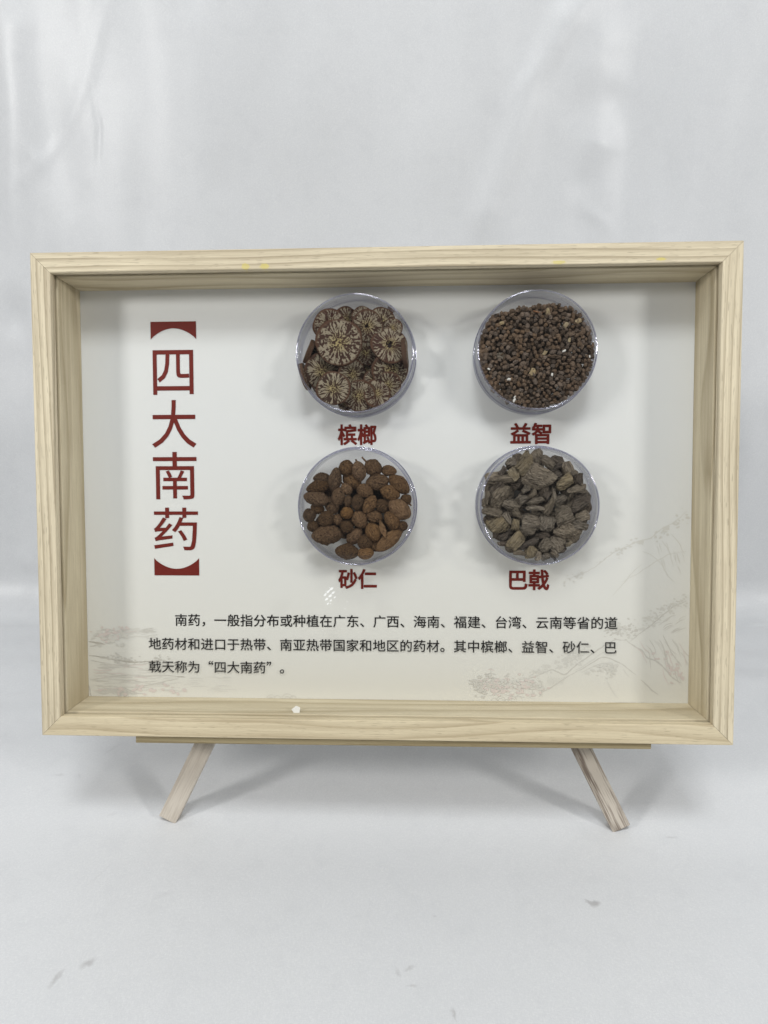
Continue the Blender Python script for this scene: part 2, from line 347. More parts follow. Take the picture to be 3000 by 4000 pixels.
GLYPHS = {
'“':[[770,809,749,847,702,818,663,776,635,723,624,660,630,622,647,592,673,572,703,565,733,571,754,586,767,607,771,630,767,655,754,675,734,689,709,694,681,686,687,720,705,754,733,785],[962,809,941,847,894,818,855,776,827,723,816,660,822,622,839,592,865,572,895,565,925,571,946,586,959,607,963,630,959,655,946,675,926,689,900,694,873,686,879,720,897,754,925,785]],
'”':[[230,599,251,561,298,590,338,632,365,685,376,748,370,786,353,816,327,836,297,843,267,837,246,823,233,802,229,778,233,753,246,733,266,719,291,714,319,722,313,688,295,654,267,623],[38,599,59,561,106,590,146,632,173,685,184,748,178,786,161,816,135,836,105,843,75,837,54,823,41,802,37,778,42,753,54,733,74,719,100,714,127,722,121,688,103,654,75,623]],
'、':[[273,-56,341,2,233,119,117,224,52,167,165,63]],
'。':[[194,244,135,232,87,200,54,151,42,92,54,32,87,-16,135,-49,194,-61,254,-49,302,-16,335,32,347,92,335,151,302,200,254,232],[194,-10,155,-2,123,20,101,52,93,92,101,131,123,163,155,185,194,193,234,185,266,163,288,131,296,92,288,52,266,20,234,-2]],
'一':[[44,431,44,349,960,349,960,431]],
'东':[[257,261,221,190,177,123,126,62,71,10,135,-38,243,87,332,241],[666,231,783,99,873,-26,940,11,847,134,728,262],[77,707,77,636,320,636,264,541,225,482,185,428,150,403,177,326,213,336,286,340,507,340,507,24,503,10,488,6,360,6,389,-72,481,-69,542,-57,574,-29,583,23,583,340,874,340,874,413,583,413,583,560,507,560,507,413,269,413,341,519,411,636,917,636,917,707,449,707,500,813,420,846,357,707]],
'中':[[458,840,458,661,96,661,96,186,171,186,171,248,458,248,458,-79,537,-79,537,248,825,248,825,191,902,191,902,661,537,661,537,840],[171,322,171,588,458,588,458,322],[825,322,537,322,537,588,825,588]],
'为':[[162,784,222,706,267,632,335,665,288,737,226,812],[499,371,576,269,635,173,701,209,640,302,561,401],[411,838,411,720,407,599,82,599,82,524,399,524,368,387,308,248,206,113,55,-11,86,-37,114,-66,275,70,382,219,445,373,476,524,821,524,810,306,797,156,781,64,761,19,743,8,717,5,562,11,580,-28,588,-67,678,-71,748,-69,794,-58,831,-28,856,27,874,133,888,305,900,560,901,599,484,599,487,719,487,838]],
'于':[[124,769,124,694,470,694,470,441,55,441,55,366,470,366,470,30,463,9,440,3,259,4,290,-75,418,-72,496,-61,520,-49,537,-32,546,-6,549,30,549,366,946,366,946,441,549,441,549,694,876,694,876,769]],
'云':[[165,760,165,684,842,684,842,760],[141,-44,275,-22,791,24,852,-83,924,-41,819,128,688,312,620,277,746,94,243,56,362,217,471,401,945,401,945,478,56,478,56,401,367,401,265,223,190,114,148,64,112,40]],
'亚':[[837,563,767,391,685,232,752,207,833,363,909,537],[83,540,160,362,218,201,289,231,228,389,149,563],[73,780,73,706,332,706,332,51,45,51,45,-21,955,-21,955,51,654,51,654,706,932,706,932,780],[412,51,412,706,574,706,574,51]],
'仁':[[389,671,389,592,909,592,909,671],[331,71,331,-7,953,-7,953,71],[295,838,244,722,182,612,111,513,35,429,81,354,134,413,186,479,186,-78,261,-78,261,595,319,703,368,815]],
'其':[[573,65,745,-6,880,-76,949,-26,802,43,625,112],[361,118,217,42,45,-21,94,-78,268,-11,428,71],[686,839,686,723,313,723,313,839,239,839,239,723,83,723,83,653,239,653,239,205,54,205,54,135,946,135,946,205,761,205,761,653,922,653,922,723,761,723,761,839],[313,205,313,315,686,315,686,205],[313,653,686,653,686,553,313,553],[313,488,686,488,686,379,313,379]],
'分':[[673,822,604,794,665,682,739,572,819,473,900,393,961,456,881,527,801,618,730,719],[324,820,273,708,207,606,130,516,44,442,108,384,187,457,187,388,380,388,354,264,303,150,211,54,65,-19,91,-50,111,-83,269,2,371,113,429,244,459,388,731,388,722,228,711,117,697,48,680,14,663,4,637,2,487,8,504,-29,512,-67,602,-71,670,-69,714,-59,748,-34,771,11,787,96,800,230,811,426,812,462,192,462,254,535,310,616,361,704,404,798]],
'区':[[927,786,97,786,97,-50,952,-50,952,22,171,22,171,713,927,713],[259,585,381,482,505,369,370,249,226,149,286,92,425,196,558,319,679,198,772,92,833,147,734,253,609,374,712,501,802,637,731,665,651,540,555,422,432,530,313,629]],
'南':[[317,460,353,398,377,339,440,361,414,419,376,479],[458,840,458,740,60,740,60,669,458,669,458,563,114,563,114,-79,190,-79,190,494,812,494,812,8,807,-9,789,-14,647,-13,663,-46,673,-80,777,-78,845,-68,866,-58,879,-43,886,-21,888,8,888,563,541,563,541,669,941,669,941,740,541,740,541,840],[622,481,591,410,553,338,266,338,266,277,461,277,461,176,245,176,245,113,461,113,461,-61,533,-61,533,113,758,113,758,176,533,176,533,277,740,277,740,338,618,338,687,461]],
'口':[[127,735,127,-55,205,-55,205,30,796,30,796,-51,876,-51,876,735],[205,107,205,660,796,660,796,107]],
'台':[[179,342,179,-79,255,-79,255,-25,741,-25,741,-77,821,-77,821,342],[255,48,255,270,741,270,741,48],[126,426,262,444,800,474,861,388,925,434,809,580,658,727,599,687,673,616,745,540,231,516,364,653,490,811,415,844,283,668,183,559,138,519,101,500]],
'和':[[531,747,531,-35,604,-35,604,47,827,47,827,-28,903,-28,903,747],[604,119,604,675,827,675,827,119],[439,831,266,782,60,747,81,687,247,711,247,544,50,544,50,474,228,474,188,379,138,286,83,202,26,134,67,64,163,197,247,366,247,-78,321,-78,321,363,443,192,489,254,321,449,321,474,496,474,496,544,321,544,321,726,411,747,489,772]],
'四':[[88,753,88,-47,164,-47,164,29,832,29,832,-39,909,-39,909,753],[164,102,164,681,352,681,344,518,320,393,267,300,176,235,202,207,222,176,326,253,387,359,416,500,425,681,565,681,565,367,569,317,582,283,609,263,652,257,761,257,822,262,816,326,759,321,661,321,641,331,636,365,636,681,832,681,832,102]],
'国':[[592,320,648,262,691,206,743,237,698,292,641,347],[228,196,228,132,777,132,777,196,530,196,530,365,732,365,732,430,530,430,530,573,756,573,756,640,242,640,242,573,459,573,459,430,270,430,270,365,459,365,459,196],[86,795,86,-80,162,-80,162,-30,835,-30,835,-80,914,-80,914,795],[162,40,162,725,835,725,835,40]],
'在':[[391,840,338,685,63,685,63,613,305,613,252,519,191,432,119,353,38,286,77,217,138,265,193,318,193,-76,268,-76,268,407,334,507,390,613,939,613,939,685,421,685,469,821],[598,561,598,368,373,368,373,298,598,298,598,14,333,14,333,-56,938,-56,938,14,673,14,673,298,900,298,900,368,673,368,673,561]],
'地':[[429,747,429,473,321,428,349,361,429,395,429,79,436,12,460,-30,505,-51,577,-57,824,-57,888,-48,929,-18,952,38,964,125,929,135,897,153,890,82,879,39,857,17,821,11,580,11,539,14,515,23,504,43,501,77,501,426,635,483,635,143,706,143,706,513,846,573,844,374,839,277,828,255,809,250,742,252,753,220,760,186,808,188,854,194,890,214,909,260,916,393,918,637,922,651,869,671,855,660,840,646,706,590,706,840,635,840,635,560,501,504,501,747],[33,154,63,79,372,219,355,286,241,238,241,528,359,528,359,599,241,599,241,828,170,828,170,599,42,599,42,528,170,528,170,208]],
'大':[[461,839,459,706,446,553,62,553,62,476,433,476,390,334,317,199,204,80,43,-16,75,-46,100,-78,259,20,374,140,452,276,501,419,569,258,658,120,768,6,902,-78,928,-41,958,-8,824,71,714,181,627,319,563,476,942,476,942,553,526,553,539,705,542,839]],
'天':[[66,455,66,379,434,379,394,273,321,169,207,71,42,-15,91,-78,256,8,374,106,453,213,501,323,572,187,663,74,777,-14,915,-77,938,-42,966,-10,826,49,711,135,620,246,555,379,937,379,937,455,528,455,533,568,533,687,894,687,894,763,102,763,102,687,454,687,454,568,448,455]],
'家':[[423,824,461,750,84,750,84,544,157,544,157,682,846,682,846,544,923,544,923,750,551,750,501,847],[790,481,688,396,571,313,528,393,467,467,537,520,789,520,789,586,209,586,209,520,438,520,359,475,270,435,175,401,80,374,121,315,268,366,411,433,460,374,381,325,284,278,179,237,78,207,116,148,311,224,489,324,516,254,425,186,311,123,186,69,61,32,83,1,100,-32,212,8,326,59,435,118,530,182,532,124,525,74,511,35,491,10,462,-6,427,-10,336,-5,350,-41,356,-76,441,-78,498,-70,545,-43,581,3,602,72,606,158,591,253,639,282,687,179,750,89,826,16,916,-38,939,-5,966,23,877,72,802,140,741,224,697,319,852,432]],
'巴':[[455,430,205,430,205,709,455,709],[530,430,530,709,781,709,781,430],[128,782,128,111,139,26,174,-26,240,-53,343,-60,740,-60,836,-49,896,-14,930,52,948,153,909,166,872,184,859,99,838,47,800,21,738,14,337,14,269,18,229,33,210,62,205,109,205,357,781,357,781,305,858,305,858,782]],
'布':[[399,841,346,687,61,687,61,614,313,614,258,517,193,426,117,344,31,275,76,211,153,273,222,343,222,13,297,13,297,360,509,360,509,-81,585,-81,585,360,811,360,811,109,806,94,789,90,651,91,666,58,676,23,782,25,846,35,878,61,886,108,886,431,811,431,585,431,585,566,509,566,509,431,291,431,347,520,396,614,941,614,941,687,428,687,476,823]],
'带':[[78,504,78,301,151,301,151,439,458,439,458,326,187,326,187,10,262,10,262,259,458,259,458,-80,535,-80,535,259,754,259,754,91,750,79,737,75,626,76,641,43,651,10,737,12,793,22,822,46,830,90,830,326,535,326,535,439,847,439,847,301,924,301,924,504],[716,835,716,721,535,721,535,835,460,835,460,721,289,721,289,835,214,835,214,721,51,721,51,655,214,655,214,553,289,553,289,655,460,655,460,555,535,555,535,655,716,655,716,550,790,550,790,655,951,655,951,721,790,721,790,835]],
'广':[[469,825,496,756,517,688,143,688,143,401,140,293,126,179,95,66,39,-36,71,-61,100,-90,163,23,200,151,218,281,222,401,222,615,942,615,942,688,565,688,601,697,546,841]],
'建':[[394,755,394,695,581,695,581,620,330,620,330,561,581,561,581,483,387,483,387,422,581,422,581,345,379,345,379,288,581,288,581,209,337,209,337,149,581,149,581,49,652,49,652,149,937,149,937,209,652,209,652,288,899,288,899,345,652,345,652,422,876,422,876,561,945,561,945,620,876,620,876,755,652,755,652,840,581,840,581,755],[652,561,809,561,809,483,652,483],[652,620,652,695,809,695,809,620],[97,393,110,410,135,425,258,425,234,300,200,193,163,261,134,343,78,322,119,213,169,126,109,38,37,-30,92,-80,160,-15,218,70,304,8,406,-30,522,-50,653,-55,933,-55,945,-19,962,14,654,13,533,18,425,36,330,72,249,132,301,289,334,483,292,493,278,492,192,492,267,617,338,758,290,789,266,778,64,778,64,711,237,711,174,589,129,515,97,474,66,454]],
'或':[[692,791,787,737,863,681,909,733,832,788,736,837],[62,66,77,-11,511,84,505,155],[195,452,399,452,399,278,195,278],[125,518,125,213,472,213,472,518],[68,680,68,606,561,606,588,374,632,175,521,65,391,-22,449,-80,561,-1,661,94,698,21,740,-34,788,-69,843,-81,892,-71,926,-34,948,34,962,141,928,159,896,184,890,98,881,40,868,7,850,-3,814,8,779,41,748,94,719,164,819,326,897,516,822,534,765,386,692,255,660,417,640,606,936,606,936,680,635,680,632,838,552,838,557,680]],
'戟':[[741,783,817,705,875,630,932,670,872,744,796,818],[160,387,425,387,425,301,160,301],[160,527,425,527,425,443,160,443],[872,477,820,359,751,247,729,364,713,499,963,528,955,594,706,565,692,834,618,834,634,557,511,543,519,476,640,490,662,318,692,172,585,69,466,-8,498,-34,524,-63,624,5,716,92,748,20,785,-33,828,-67,877,-80,908,-71,936,-39,960,24,979,123,949,140,920,163,903,48,876,10,847,22,821,52,796,98,774,159,865,296,932,443],[40,159,40,92,254,92,254,-80,326,-80,326,92,537,92,537,159,326,159,326,243,496,243,496,586,326,586,326,669,523,669,523,735,326,735,326,840,254,840,254,735,55,735,55,669,254,669,254,586,92,586,92,243,254,243,254,159]],
'指':[[837,781,692,731,515,687,515,836,441,836,441,552,448,498,471,465,516,448,588,443,821,443,882,450,922,476,944,527,956,610,920,621,887,637,881,572,870,534,850,516,817,511,592,511,553,513,529,519,518,531,515,552,515,625,715,669,894,725],[512,134,838,134,838,29,512,29],[512,195,512,295,838,295,838,195],[441,359,441,-79,512,-79,512,-33,838,-33,838,-75,912,-75,912,359],[184,840,184,638,44,638,44,567,184,567,184,352,31,310,53,237,184,276,184,8,179,-7,165,-11,65,-10,88,-79,170,-77,222,-66,249,-40,257,9,257,298,390,339,381,409,257,373,257,567,376,567,376,638,257,638,257,840]],
'智':[[615,691,823,691,823,478,615,478],[545,759,545,410,896,410,896,759],[269,118,735,118,735,19,269,19],[269,177,269,271,735,271,735,177],[195,333,195,-80,269,-80,269,-43,735,-43,735,-78,811,-78,811,333],[162,843,117,734,50,642,110,605,142,647,173,696,258,696,258,637,256,601,50,601,50,539,243,539,220,493,181,446,123,402,40,362,67,337,89,310,160,347,215,387,257,429,288,472,443,360,495,411,311,523,316,539,503,539,503,601,328,601,329,637,329,696,477,696,477,757,204,757,231,829]],
'材':[[777,839,777,625,477,625,477,553,752,553,686,434,604,320,514,219,419,141,448,112,472,79,555,153,636,242,711,343,777,449,777,22,771,4,752,-2,604,-2,630,-79,739,-76,808,-64,830,-53,844,-36,852,-11,855,23,855,553,959,553,959,625,855,625,855,839],[227,840,227,626,60,626,60,553,217,553,181,447,135,343,82,250,26,175,68,103,154,236,227,405,227,-79,302,-79,302,437,368,350,418,275,466,339,302,527,302,553,440,553,440,626,302,626,302,840]],
'植':[[176,840,176,647,48,647,48,577,173,577,146,472,111,368,69,273,24,197,64,124,124,240,176,387,176,-79,248,-79,248,434,313,300,360,357,248,532,248,577,351,577,351,647,248,647,248,840],[600,845,585,729,375,729,375,664,574,664,557,581,417,581,417,13,326,13,326,-52,959,-52,959,13,868,13,868,581,623,581,643,664,926,664,926,729,656,729,677,840],[486,13,486,101,796,101,796,13],[486,382,796,382,796,297,486,297],[486,438,486,523,796,523,796,438],[486,242,796,242,796,156,486,156]],
'榔':[[564,493,564,380,415,380,415,493],[564,552,415,552,415,652,564,652],[689,774,689,-77,753,-77,753,710,867,710,801,450,866,315,887,210,883,158,867,123,854,117,837,114,775,116,788,85,793,53,862,54,890,61,912,73,942,127,952,208,947,261,930,320,902,385,862,458,947,752,900,777,890,774],[410,809,479,713,349,713,349,103,335,45,308,14,346,-37,396,-6,564,77,589,-16,648,10,610,132,553,266,498,245,543,135,415,78,415,319,628,319,628,713,510,713,544,734,510,785,465,838],[163,840,163,628,53,628,53,558,160,558,137,452,107,347,71,250,32,172,71,108,120,212,163,343,163,-79,231,-79,231,419,293,291,336,353,231,520,231,558,320,558,320,628,231,628,231,840]],
'槟':[[698,76,815,-3,914,-76,963,-26,862,46,745,120],[532,115,432,40,313,-26,355,-79,480,-9,594,74],[171,840,171,647,54,647,54,577,169,577,145,473,113,368,75,273,35,197,74,126,126,235,171,373,171,-79,240,-79,240,443,314,290,359,341,240,535,240,577,337,577,337,647,240,647,240,840],[371,735,371,558,439,558,439,672,857,672,857,571,834,615,652,589,444,572,445,570,445,206,330,206,330,141,950,141,950,206,762,206,762,355,878,355,878,420,514,420,514,514,701,529,867,552,864,558,928,558,928,735,705,735,653,843,581,826,623,735],[694,206,514,206,514,355,694,355]],
'海':[[95,775,190,723,268,668,312,725,233,778,138,826],[42,484,132,433,206,379,249,437,174,488,83,536],[72,-22,137,-63,205,96,268,263,210,304,141,127],[557,469,620,413,668,356,458,356,475,497,821,497,814,356,672,356,713,386,664,442,600,497],[285,356,285,287,378,287,341,67,786,67,775,27,763,5,748,-7,726,-10,608,-4,622,-36,629,-69,755,-70,794,-61,826,-34,844,3,859,67,935,67,935,132,868,132,880,287,963,287,963,356,884,356,892,526,893,562,412,562,387,356],[448,287,810,287,797,132,426,132],[532,257,599,194,651,132,696,164,643,224,575,284],[442,841,410,754,371,671,324,595,273,532,338,490,394,567,446,658,938,658,938,727,479,727,515,822]],
'湾':[[79,791,144,707,195,627,257,667,204,745,138,826],[36,517,99,436,146,359,209,396,160,472,96,550],[62,-10,130,-53,185,103,236,266,176,309,119,137],[775,622,848,545,902,468,960,503,904,578,829,653],[397,652,340,572,269,504,323,465,398,541,460,634],[380,282,357,184,330,94,837,94,815,22,792,-12,777,-19,754,-20,631,-14,645,-46,651,-77,782,-79,819,-74,848,-59,886,0,917,122,922,153,422,153,440,223,881,223,881,414,330,414,330,356,809,356,809,282],[562,835,599,748,315,748,315,685,493,685,493,444,561,444,561,685,672,685,672,445,741,445,741,685,955,685,955,748,677,748,658,800,631,852]],
'热':[[343,111,358,14,363,-74,437,-63,429,23,412,118],[549,113,586,16,610,-72,684,-56,658,31,619,126],[756,118,831,14,887,-84,958,-51,899,45,822,146],[174,140,113,35,43,-53,113,-82,183,13,244,121],[216,839,216,700,66,700,66,630,216,630,216,476,46,432,64,360,216,403,216,251,212,238,198,235,98,235,112,202,120,168,200,170,251,181,278,206,286,251,286,423,414,459,405,527,286,495,286,630,403,630,403,700,286,700,286,839],[566,841,564,696,428,696,428,631,561,631,554,538,541,457,458,506,421,454,522,392,497,339,464,293,421,253,368,219,394,193,416,165,473,202,519,246,555,296,583,352,701,264,740,323,680,368,604,418,623,517,632,631,767,631,767,433,779,285,813,193,882,161,919,168,945,191,962,237,972,308,941,320,913,337,904,251,885,227,854,256,839,344,835,490,839,696,635,696,638,841]],
'的':[[552,423,638,301,705,189,769,229,699,338,610,456],[240,842,223,761,199,679,87,679,87,-54,156,-54,156,25,435,25,435,679,268,679,321,828],[156,612,366,612,366,401,156,401],[156,93,156,335,366,335,366,93],[598,844,570,741,534,643,492,554,443,479,506,436,555,517,600,613,856,613,846,357,833,181,817,75,796,24,778,10,753,7,604,13,621,-22,629,-59,712,-63,778,-61,823,-49,859,-19,885,41,903,159,917,354,928,644,929,682,627,682,670,828]],
'益':[[591,476,756,408,895,338,934,399,792,465,628,530],[345,533,217,448,68,378,94,349,115,319,264,401,398,495],[176,331,176,18,45,18,45,-50,956,-50,956,18,832,18,832,331],[244,18,244,266,369,266,369,18],[439,18,439,266,563,266,563,18],[633,18,633,266,761,266,761,18],[713,840,665,749,608,664,662,644,339,644,393,672,348,752,286,838,222,810,280,726,323,644,64,644,64,577,935,577,935,644,672,644,730,725,788,815]],
'省':[[266,783,229,717,184,654,132,598,76,551,140,507,196,559,250,621,299,690,340,763],[664,752,789,641,883,532,947,576,849,683,723,790],[453,839,453,506,462,506,259,446,36,409,84,342,228,369,228,-78,301,-78,301,-32,752,-32,752,-75,828,-75,828,426,438,426,537,464,627,509,706,563,773,625,702,658,625,590,527,534,527,839],[301,237,752,237,752,160,301,160],[301,293,301,366,752,366,752,293],[301,105,752,105,752,27,301,27]],
'砂':[[496,670,465,507,419,368,482,337,531,484,566,657],[778,662,845,520,889,387,958,412,912,544,842,684],[842,351,774,220,675,117,543,41,378,-11,402,-43,420,-77,594,-16,734,70,839,185,912,330],[639,840,639,221,710,221,710,840],[54,787,54,718,186,718,158,605,123,501,79,407,25,328,44,287,58,247,95,297,129,352,129,-34,196,-34,196,46,391,46,391,479,188,479,226,595,257,718,418,718,418,787],[196,411,324,411,324,113,196,113]],
'福':[[133,809,176,733,210,662,271,692,237,760,193,834],[533,598,819,598,819,488,533,488],[466,659,466,427,889,427,889,659],[409,791,409,726,942,726,942,791],[635,300,635,196,483,196,483,300],[703,300,863,300,863,196,703,196],[635,137,635,30,483,30,483,137],[703,137,863,137,863,30,703,30],[55,652,55,584,308,584,252,486,181,396,102,316,19,253,40,222,58,185,125,239,192,303,192,-78,265,-78,265,354,371,238,413,296,413,-80,483,-80,483,-33,863,-33,863,-77,935,-77,935,362,413,362,413,301,285,416,350,518,401,628,360,655,346,652]],
'种':[[653,556,653,318,512,318,512,556],[728,556,866,556,866,318,728,318],[653,838,653,629,441,629,441,184,512,184,512,245,653,245,653,-78,728,-78,728,245,866,245,866,190,939,190,939,629,728,629,728,838],[367,826,220,780,46,745,68,687,207,710,207,558,46,558,46,488,196,488,118,314,23,172,43,139,60,103,138,220,207,367,207,-78,280,-78,280,384,370,241,415,299,280,466,280,488,408,488,408,558,280,558,280,725,412,766]],
'称':[[512,450,492,357,465,268,432,188,392,120,453,81,493,154,529,241,558,336,582,437],[782,440,843,260,882,91,952,113,911,280,848,460],[532,838,511,743,484,652,449,568,408,496,408,553,279,553,279,731,409,772,364,831,226,786,63,752,84,694,209,715,209,553,54,553,54,483,200,483,125,309,33,167,70,103,143,218,209,362,209,-81,279,-81,279,370,365,241,409,300,279,445,279,483,398,483,394,477,458,438,509,529,553,637,653,637,653,12,649,-1,636,-5,532,-5,548,-40,559,-76,638,-74,691,-63,720,-37,728,12,728,637,863,637,810,526,877,510,958,697,909,711,898,707,576,707,604,824]],
'等':[[578,845,552,783,518,724,478,672,433,628,460,611,460,542,147,542,147,479,460,479,460,389,48,389,48,323,665,323,665,235,80,235,80,169,665,169,665,10,660,-4,642,-9,497,-8,514,-43,525,-79,629,-78,697,-68,718,-57,732,-42,739,-20,741,9,741,169,929,169,929,235,741,235,741,323,956,323,956,389,537,389,537,479,861,479,861,542,537,542,537,611,521,611,583,692,651,692,693,630,722,573,787,601,764,644,732,692,945,692,945,756,619,756,650,828],[223,126,320,51,393,-28,451,19,376,96,278,169],[186,845,120,716,33,610,96,568,145,624,191,692,231,692,257,632,274,578,341,603,306,692,488,692,488,756,226,756,257,826]],
'般':[[219,597,259,528,289,462,340,489,309,552,268,620],[222,272,262,196,292,124,344,151,314,220,273,294],[45,410,45,344,118,344,112,245,99,144,76,46,42,-44,72,-61,100,-83,138,15,164,123,178,235,185,344,379,344,379,15,375,1,361,-3,252,-2,266,-37,274,-71,357,-69,412,-58,440,-32,448,15,448,742,293,742,331,831,255,843,224,742,119,742,119,442,119,410],[187,680,379,680,379,410,187,410,187,442],[552,797,552,677,550,632,540,586,517,541,479,500,534,451,579,501,606,559,619,618,623,676,623,731,778,731,778,584,781,539,793,509,817,492,856,487,918,487,965,492,959,553,917,548,862,548,851,555,848,583,848,797],[834,346,785,229,718,136,642,232,589,346],[502,413,502,346,547,346,519,338,581,201,665,87,573,28,468,-15,492,-44,512,-75,621,-27,717,39,806,-21,909,-66,932,-33,959,-3,858,36,770,91,818,153,859,224,893,305,919,397,875,415,862,413]],
'药':[[542,331,608,227,651,130,717,157,671,253,603,354],[56,29,69,-41,438,20,434,86],[572,635,544,557,509,483,467,416,420,359,482,317,530,381,575,456,842,456,821,130,791,10,776,-1,754,-3,639,1,654,-34,662,-71,785,-71,824,-61,855,-36,876,12,892,106,905,259,916,485,917,522,607,522,643,619],[62,758,62,691,288,691,288,621,361,621,361,691,633,691,633,626,706,626,706,691,941,691,941,758,706,758,706,840,633,840,633,758,361,758,361,840,288,840,288,758],[87,126,159,143,419,180,423,243,197,216,312,335,422,468,361,501,294,410,163,402,238,495,306,599,240,628,166,506,110,432,82,403,57,390,79,323,119,333,240,345,143,245,101,208,66,191]],
'西':[[59,775,59,702,356,702,356,557,113,557,113,-76,186,-76,186,-14,819,-14,819,-73,894,-73,894,557,641,557,641,702,939,702,939,775],[186,56,186,244,230,190,323,253,381,327,412,407,423,488,568,488,568,330,572,280,588,249,619,233,670,228,806,228,819,228,819,56],[186,246,186,488,355,488,345,422,318,358,268,298],[424,557,424,702,568,702,568,557],[641,488,819,488,819,301,799,299,679,299,647,304,641,330]],
'进':[[81,778,167,692,234,609,292,657,222,736,135,819],[720,819,720,658,555,658,555,819,481,819,481,658,339,658,339,586,481,586,481,469,479,407,333,407,333,335,471,335,456,279,432,224,397,174,348,128,377,103,402,74,460,130,501,194,529,263,545,335,720,335,720,80,795,80,795,335,944,335,944,407,795,407,795,586,924,586,924,658,795,658,795,819],[555,586,720,586,720,407,553,407,555,468],[262,478,50,478,50,408,188,408,188,121,116,77,38,2,88,-66,126,-17,162,23,195,51,223,61,264,41,319,2,374,-25,437,-42,510,-51,596,-53,942,-43,950,-3,964,35,789,21,598,16,518,18,449,24,388,39,335,64,262,115]],
'道':[[64,765,145,679,207,596,269,638,204,719,122,801],[455,368,790,368,790,284,455,284],[455,231,790,231,790,147,455,147],[455,504,790,504,790,421,455,421],[384,561,384,89,863,89,863,561,624,561,659,645,947,645,947,708,760,708,833,818,759,840,726,774,684,708,497,708,549,732,519,787,476,844,414,817,452,762,481,708,311,708,311,645,576,645,553,561],[262,483,51,483,51,413,190,413,190,102,119,61,42,-7,89,-68,127,-24,164,13,197,38,227,47,268,29,324,-7,379,-31,442,-47,514,-55,597,-57,941,-46,949,-8,962,27,788,15,599,10,521,11,452,17,392,30,340,52,262,100]],
'，':[[157,-107,228,-71,283,-20,318,44,330,120,324,168,308,204,281,227,245,235,216,230,192,217,175,194,169,163,175,132,191,110,215,96,244,92,261,94,250,46,225,6,186,-27,135,-54]],
}

# ------------------------------------------------------------------ backdrop: one sweep of white cloth
WALL_Y, BEND = 0.345, 0.045
def sstep(a, b, v):
    t = min(1, max(0, (v-a)/(b-a))); return t*t*(3-2*t)
def path_dist(x, z, pts):
    best = 9
    for (x0, z0), (x1, z1) in zip(pts, pts[1:]):
        dx, dz = x1-x0, z1-z0; L = dx*dx+dz*dz
        t = max(0, min(1, ((x-x0)*dx+(z-z0)*dz)/L))
        ex, ez = x-x0-t*dx, z-z0-t*dz
        d = math.hypot(ex, ez)
        if d < abs(best):
            best = d if (ex*dz-ez*dx) >= 0 else -d
    end = min(math.hypot(x-pts[0][0], z-pts[0][1]), math.hypot(x-pts[-1][0], z-pts[-1][1]))
    return best, sstep(0.0, 0.05, end)
def backdrop():
    xs = np.concatenate([np.linspace(-1.6, -0.56, 26), np.linspace(-0.55, 0.55, 420), np.linspace(0.56, 1.6, 26)])
    s_floor = WALL_Y-BEND
    ss = np.concatenate([np.linspace(-1.3, -0.26, 26), np.linspace(-0.25, 0.30, 190), np.linspace(0.3025, 1.05, 270), np.linspace(1.08, 2.2, 20)])
    quarter = BEND*math.pi/2
    verts = []
    nv = noise.noise
    for s in ss:
        for x in xs:
            if s <= s_floor: y, z, ny, nz_ = s, 0.0, 0.0, 1.0
            elif s < s_floor+quarter:
                a = (s-s_floor)/BEND
                y, z = s_floor+BEND*math.sin(a), BEND*(1-math.cos(a)); ny, nz_ = -math.sin(a), math.cos(a)
            else: y, z, ny, nz_ = WALL_Y, BEND+(s-s_floor-quarter), -1.0, 0.0
            w = sstep(s_floor-0.10, s_floor+0.12, s)
            d = 0.0
            if w > 0:      # hanging folds
                d += w*(0.021*nv((x*4.2+3.1, z*1.1, 0.3)) + 0.0075*nv((x*13+7, z*2.6, 4.0)) + 0.0022*nv((x*30, z*9, 9.0)))
                cr = max(0.0, 1-abs(nv((x*4.5+1.3, z*3.4, 11.0)))*13) if abs(x) < 0.6 else 0.0
                d += w*0.0008*cr*sstep(0.0, 0.35, nv((x*3, z*3, 17.0)))
            if w < 1 and s > -0.4:      # cloth lying on the table
                near = sstep(-0.02, 0.25, y) + sstep(0.14, 0.34, abs(x))
                d += (1-w)*near*(0.0036*(1+nv((x*5, y*12, 2.0))) + 0.0018*nv((x*14, y*30, 5.0)))
                d += (1-w)*0.0005*(1+nv((x*20, y*20, 7.0)))*sstep(0.0, 0.02, max(abs(y+0.015), abs(abs(x)-0.17))-0.01)
            if s > s_floor and abs(x) < 0.55:
                for pts, amp, wid, asym in FOLDS:
                    if min(p[0] for p in pts)-0.08 < x < max(p[0] for p in pts)+0.08 and min(p[1] for p in pts)-0.08 < z < max(p[1] for p in pts)+0.08:
                        q, taper = path_dist(x, z, pts)
                        if abs(q) < wid*5:
                            k = asym+(1-asym)*sstep(-wid, wid, q)
                            d += amp*taper*math.exp(-(q/wid)**2)*k
            verts.append((x, y+ny*d, z+nz_*d))
    nx = len(xs)
    faces = [(j*nx+i, j*nx+i+1, (j+1)*nx+i+1, (j+1)*nx+i) for j in range(len(ss)-1) for i in range(nx-1)]
    o = link("backdrop", mesh_from(verts, faces, True), M_cloth)
    o['kind'] = 'structure'
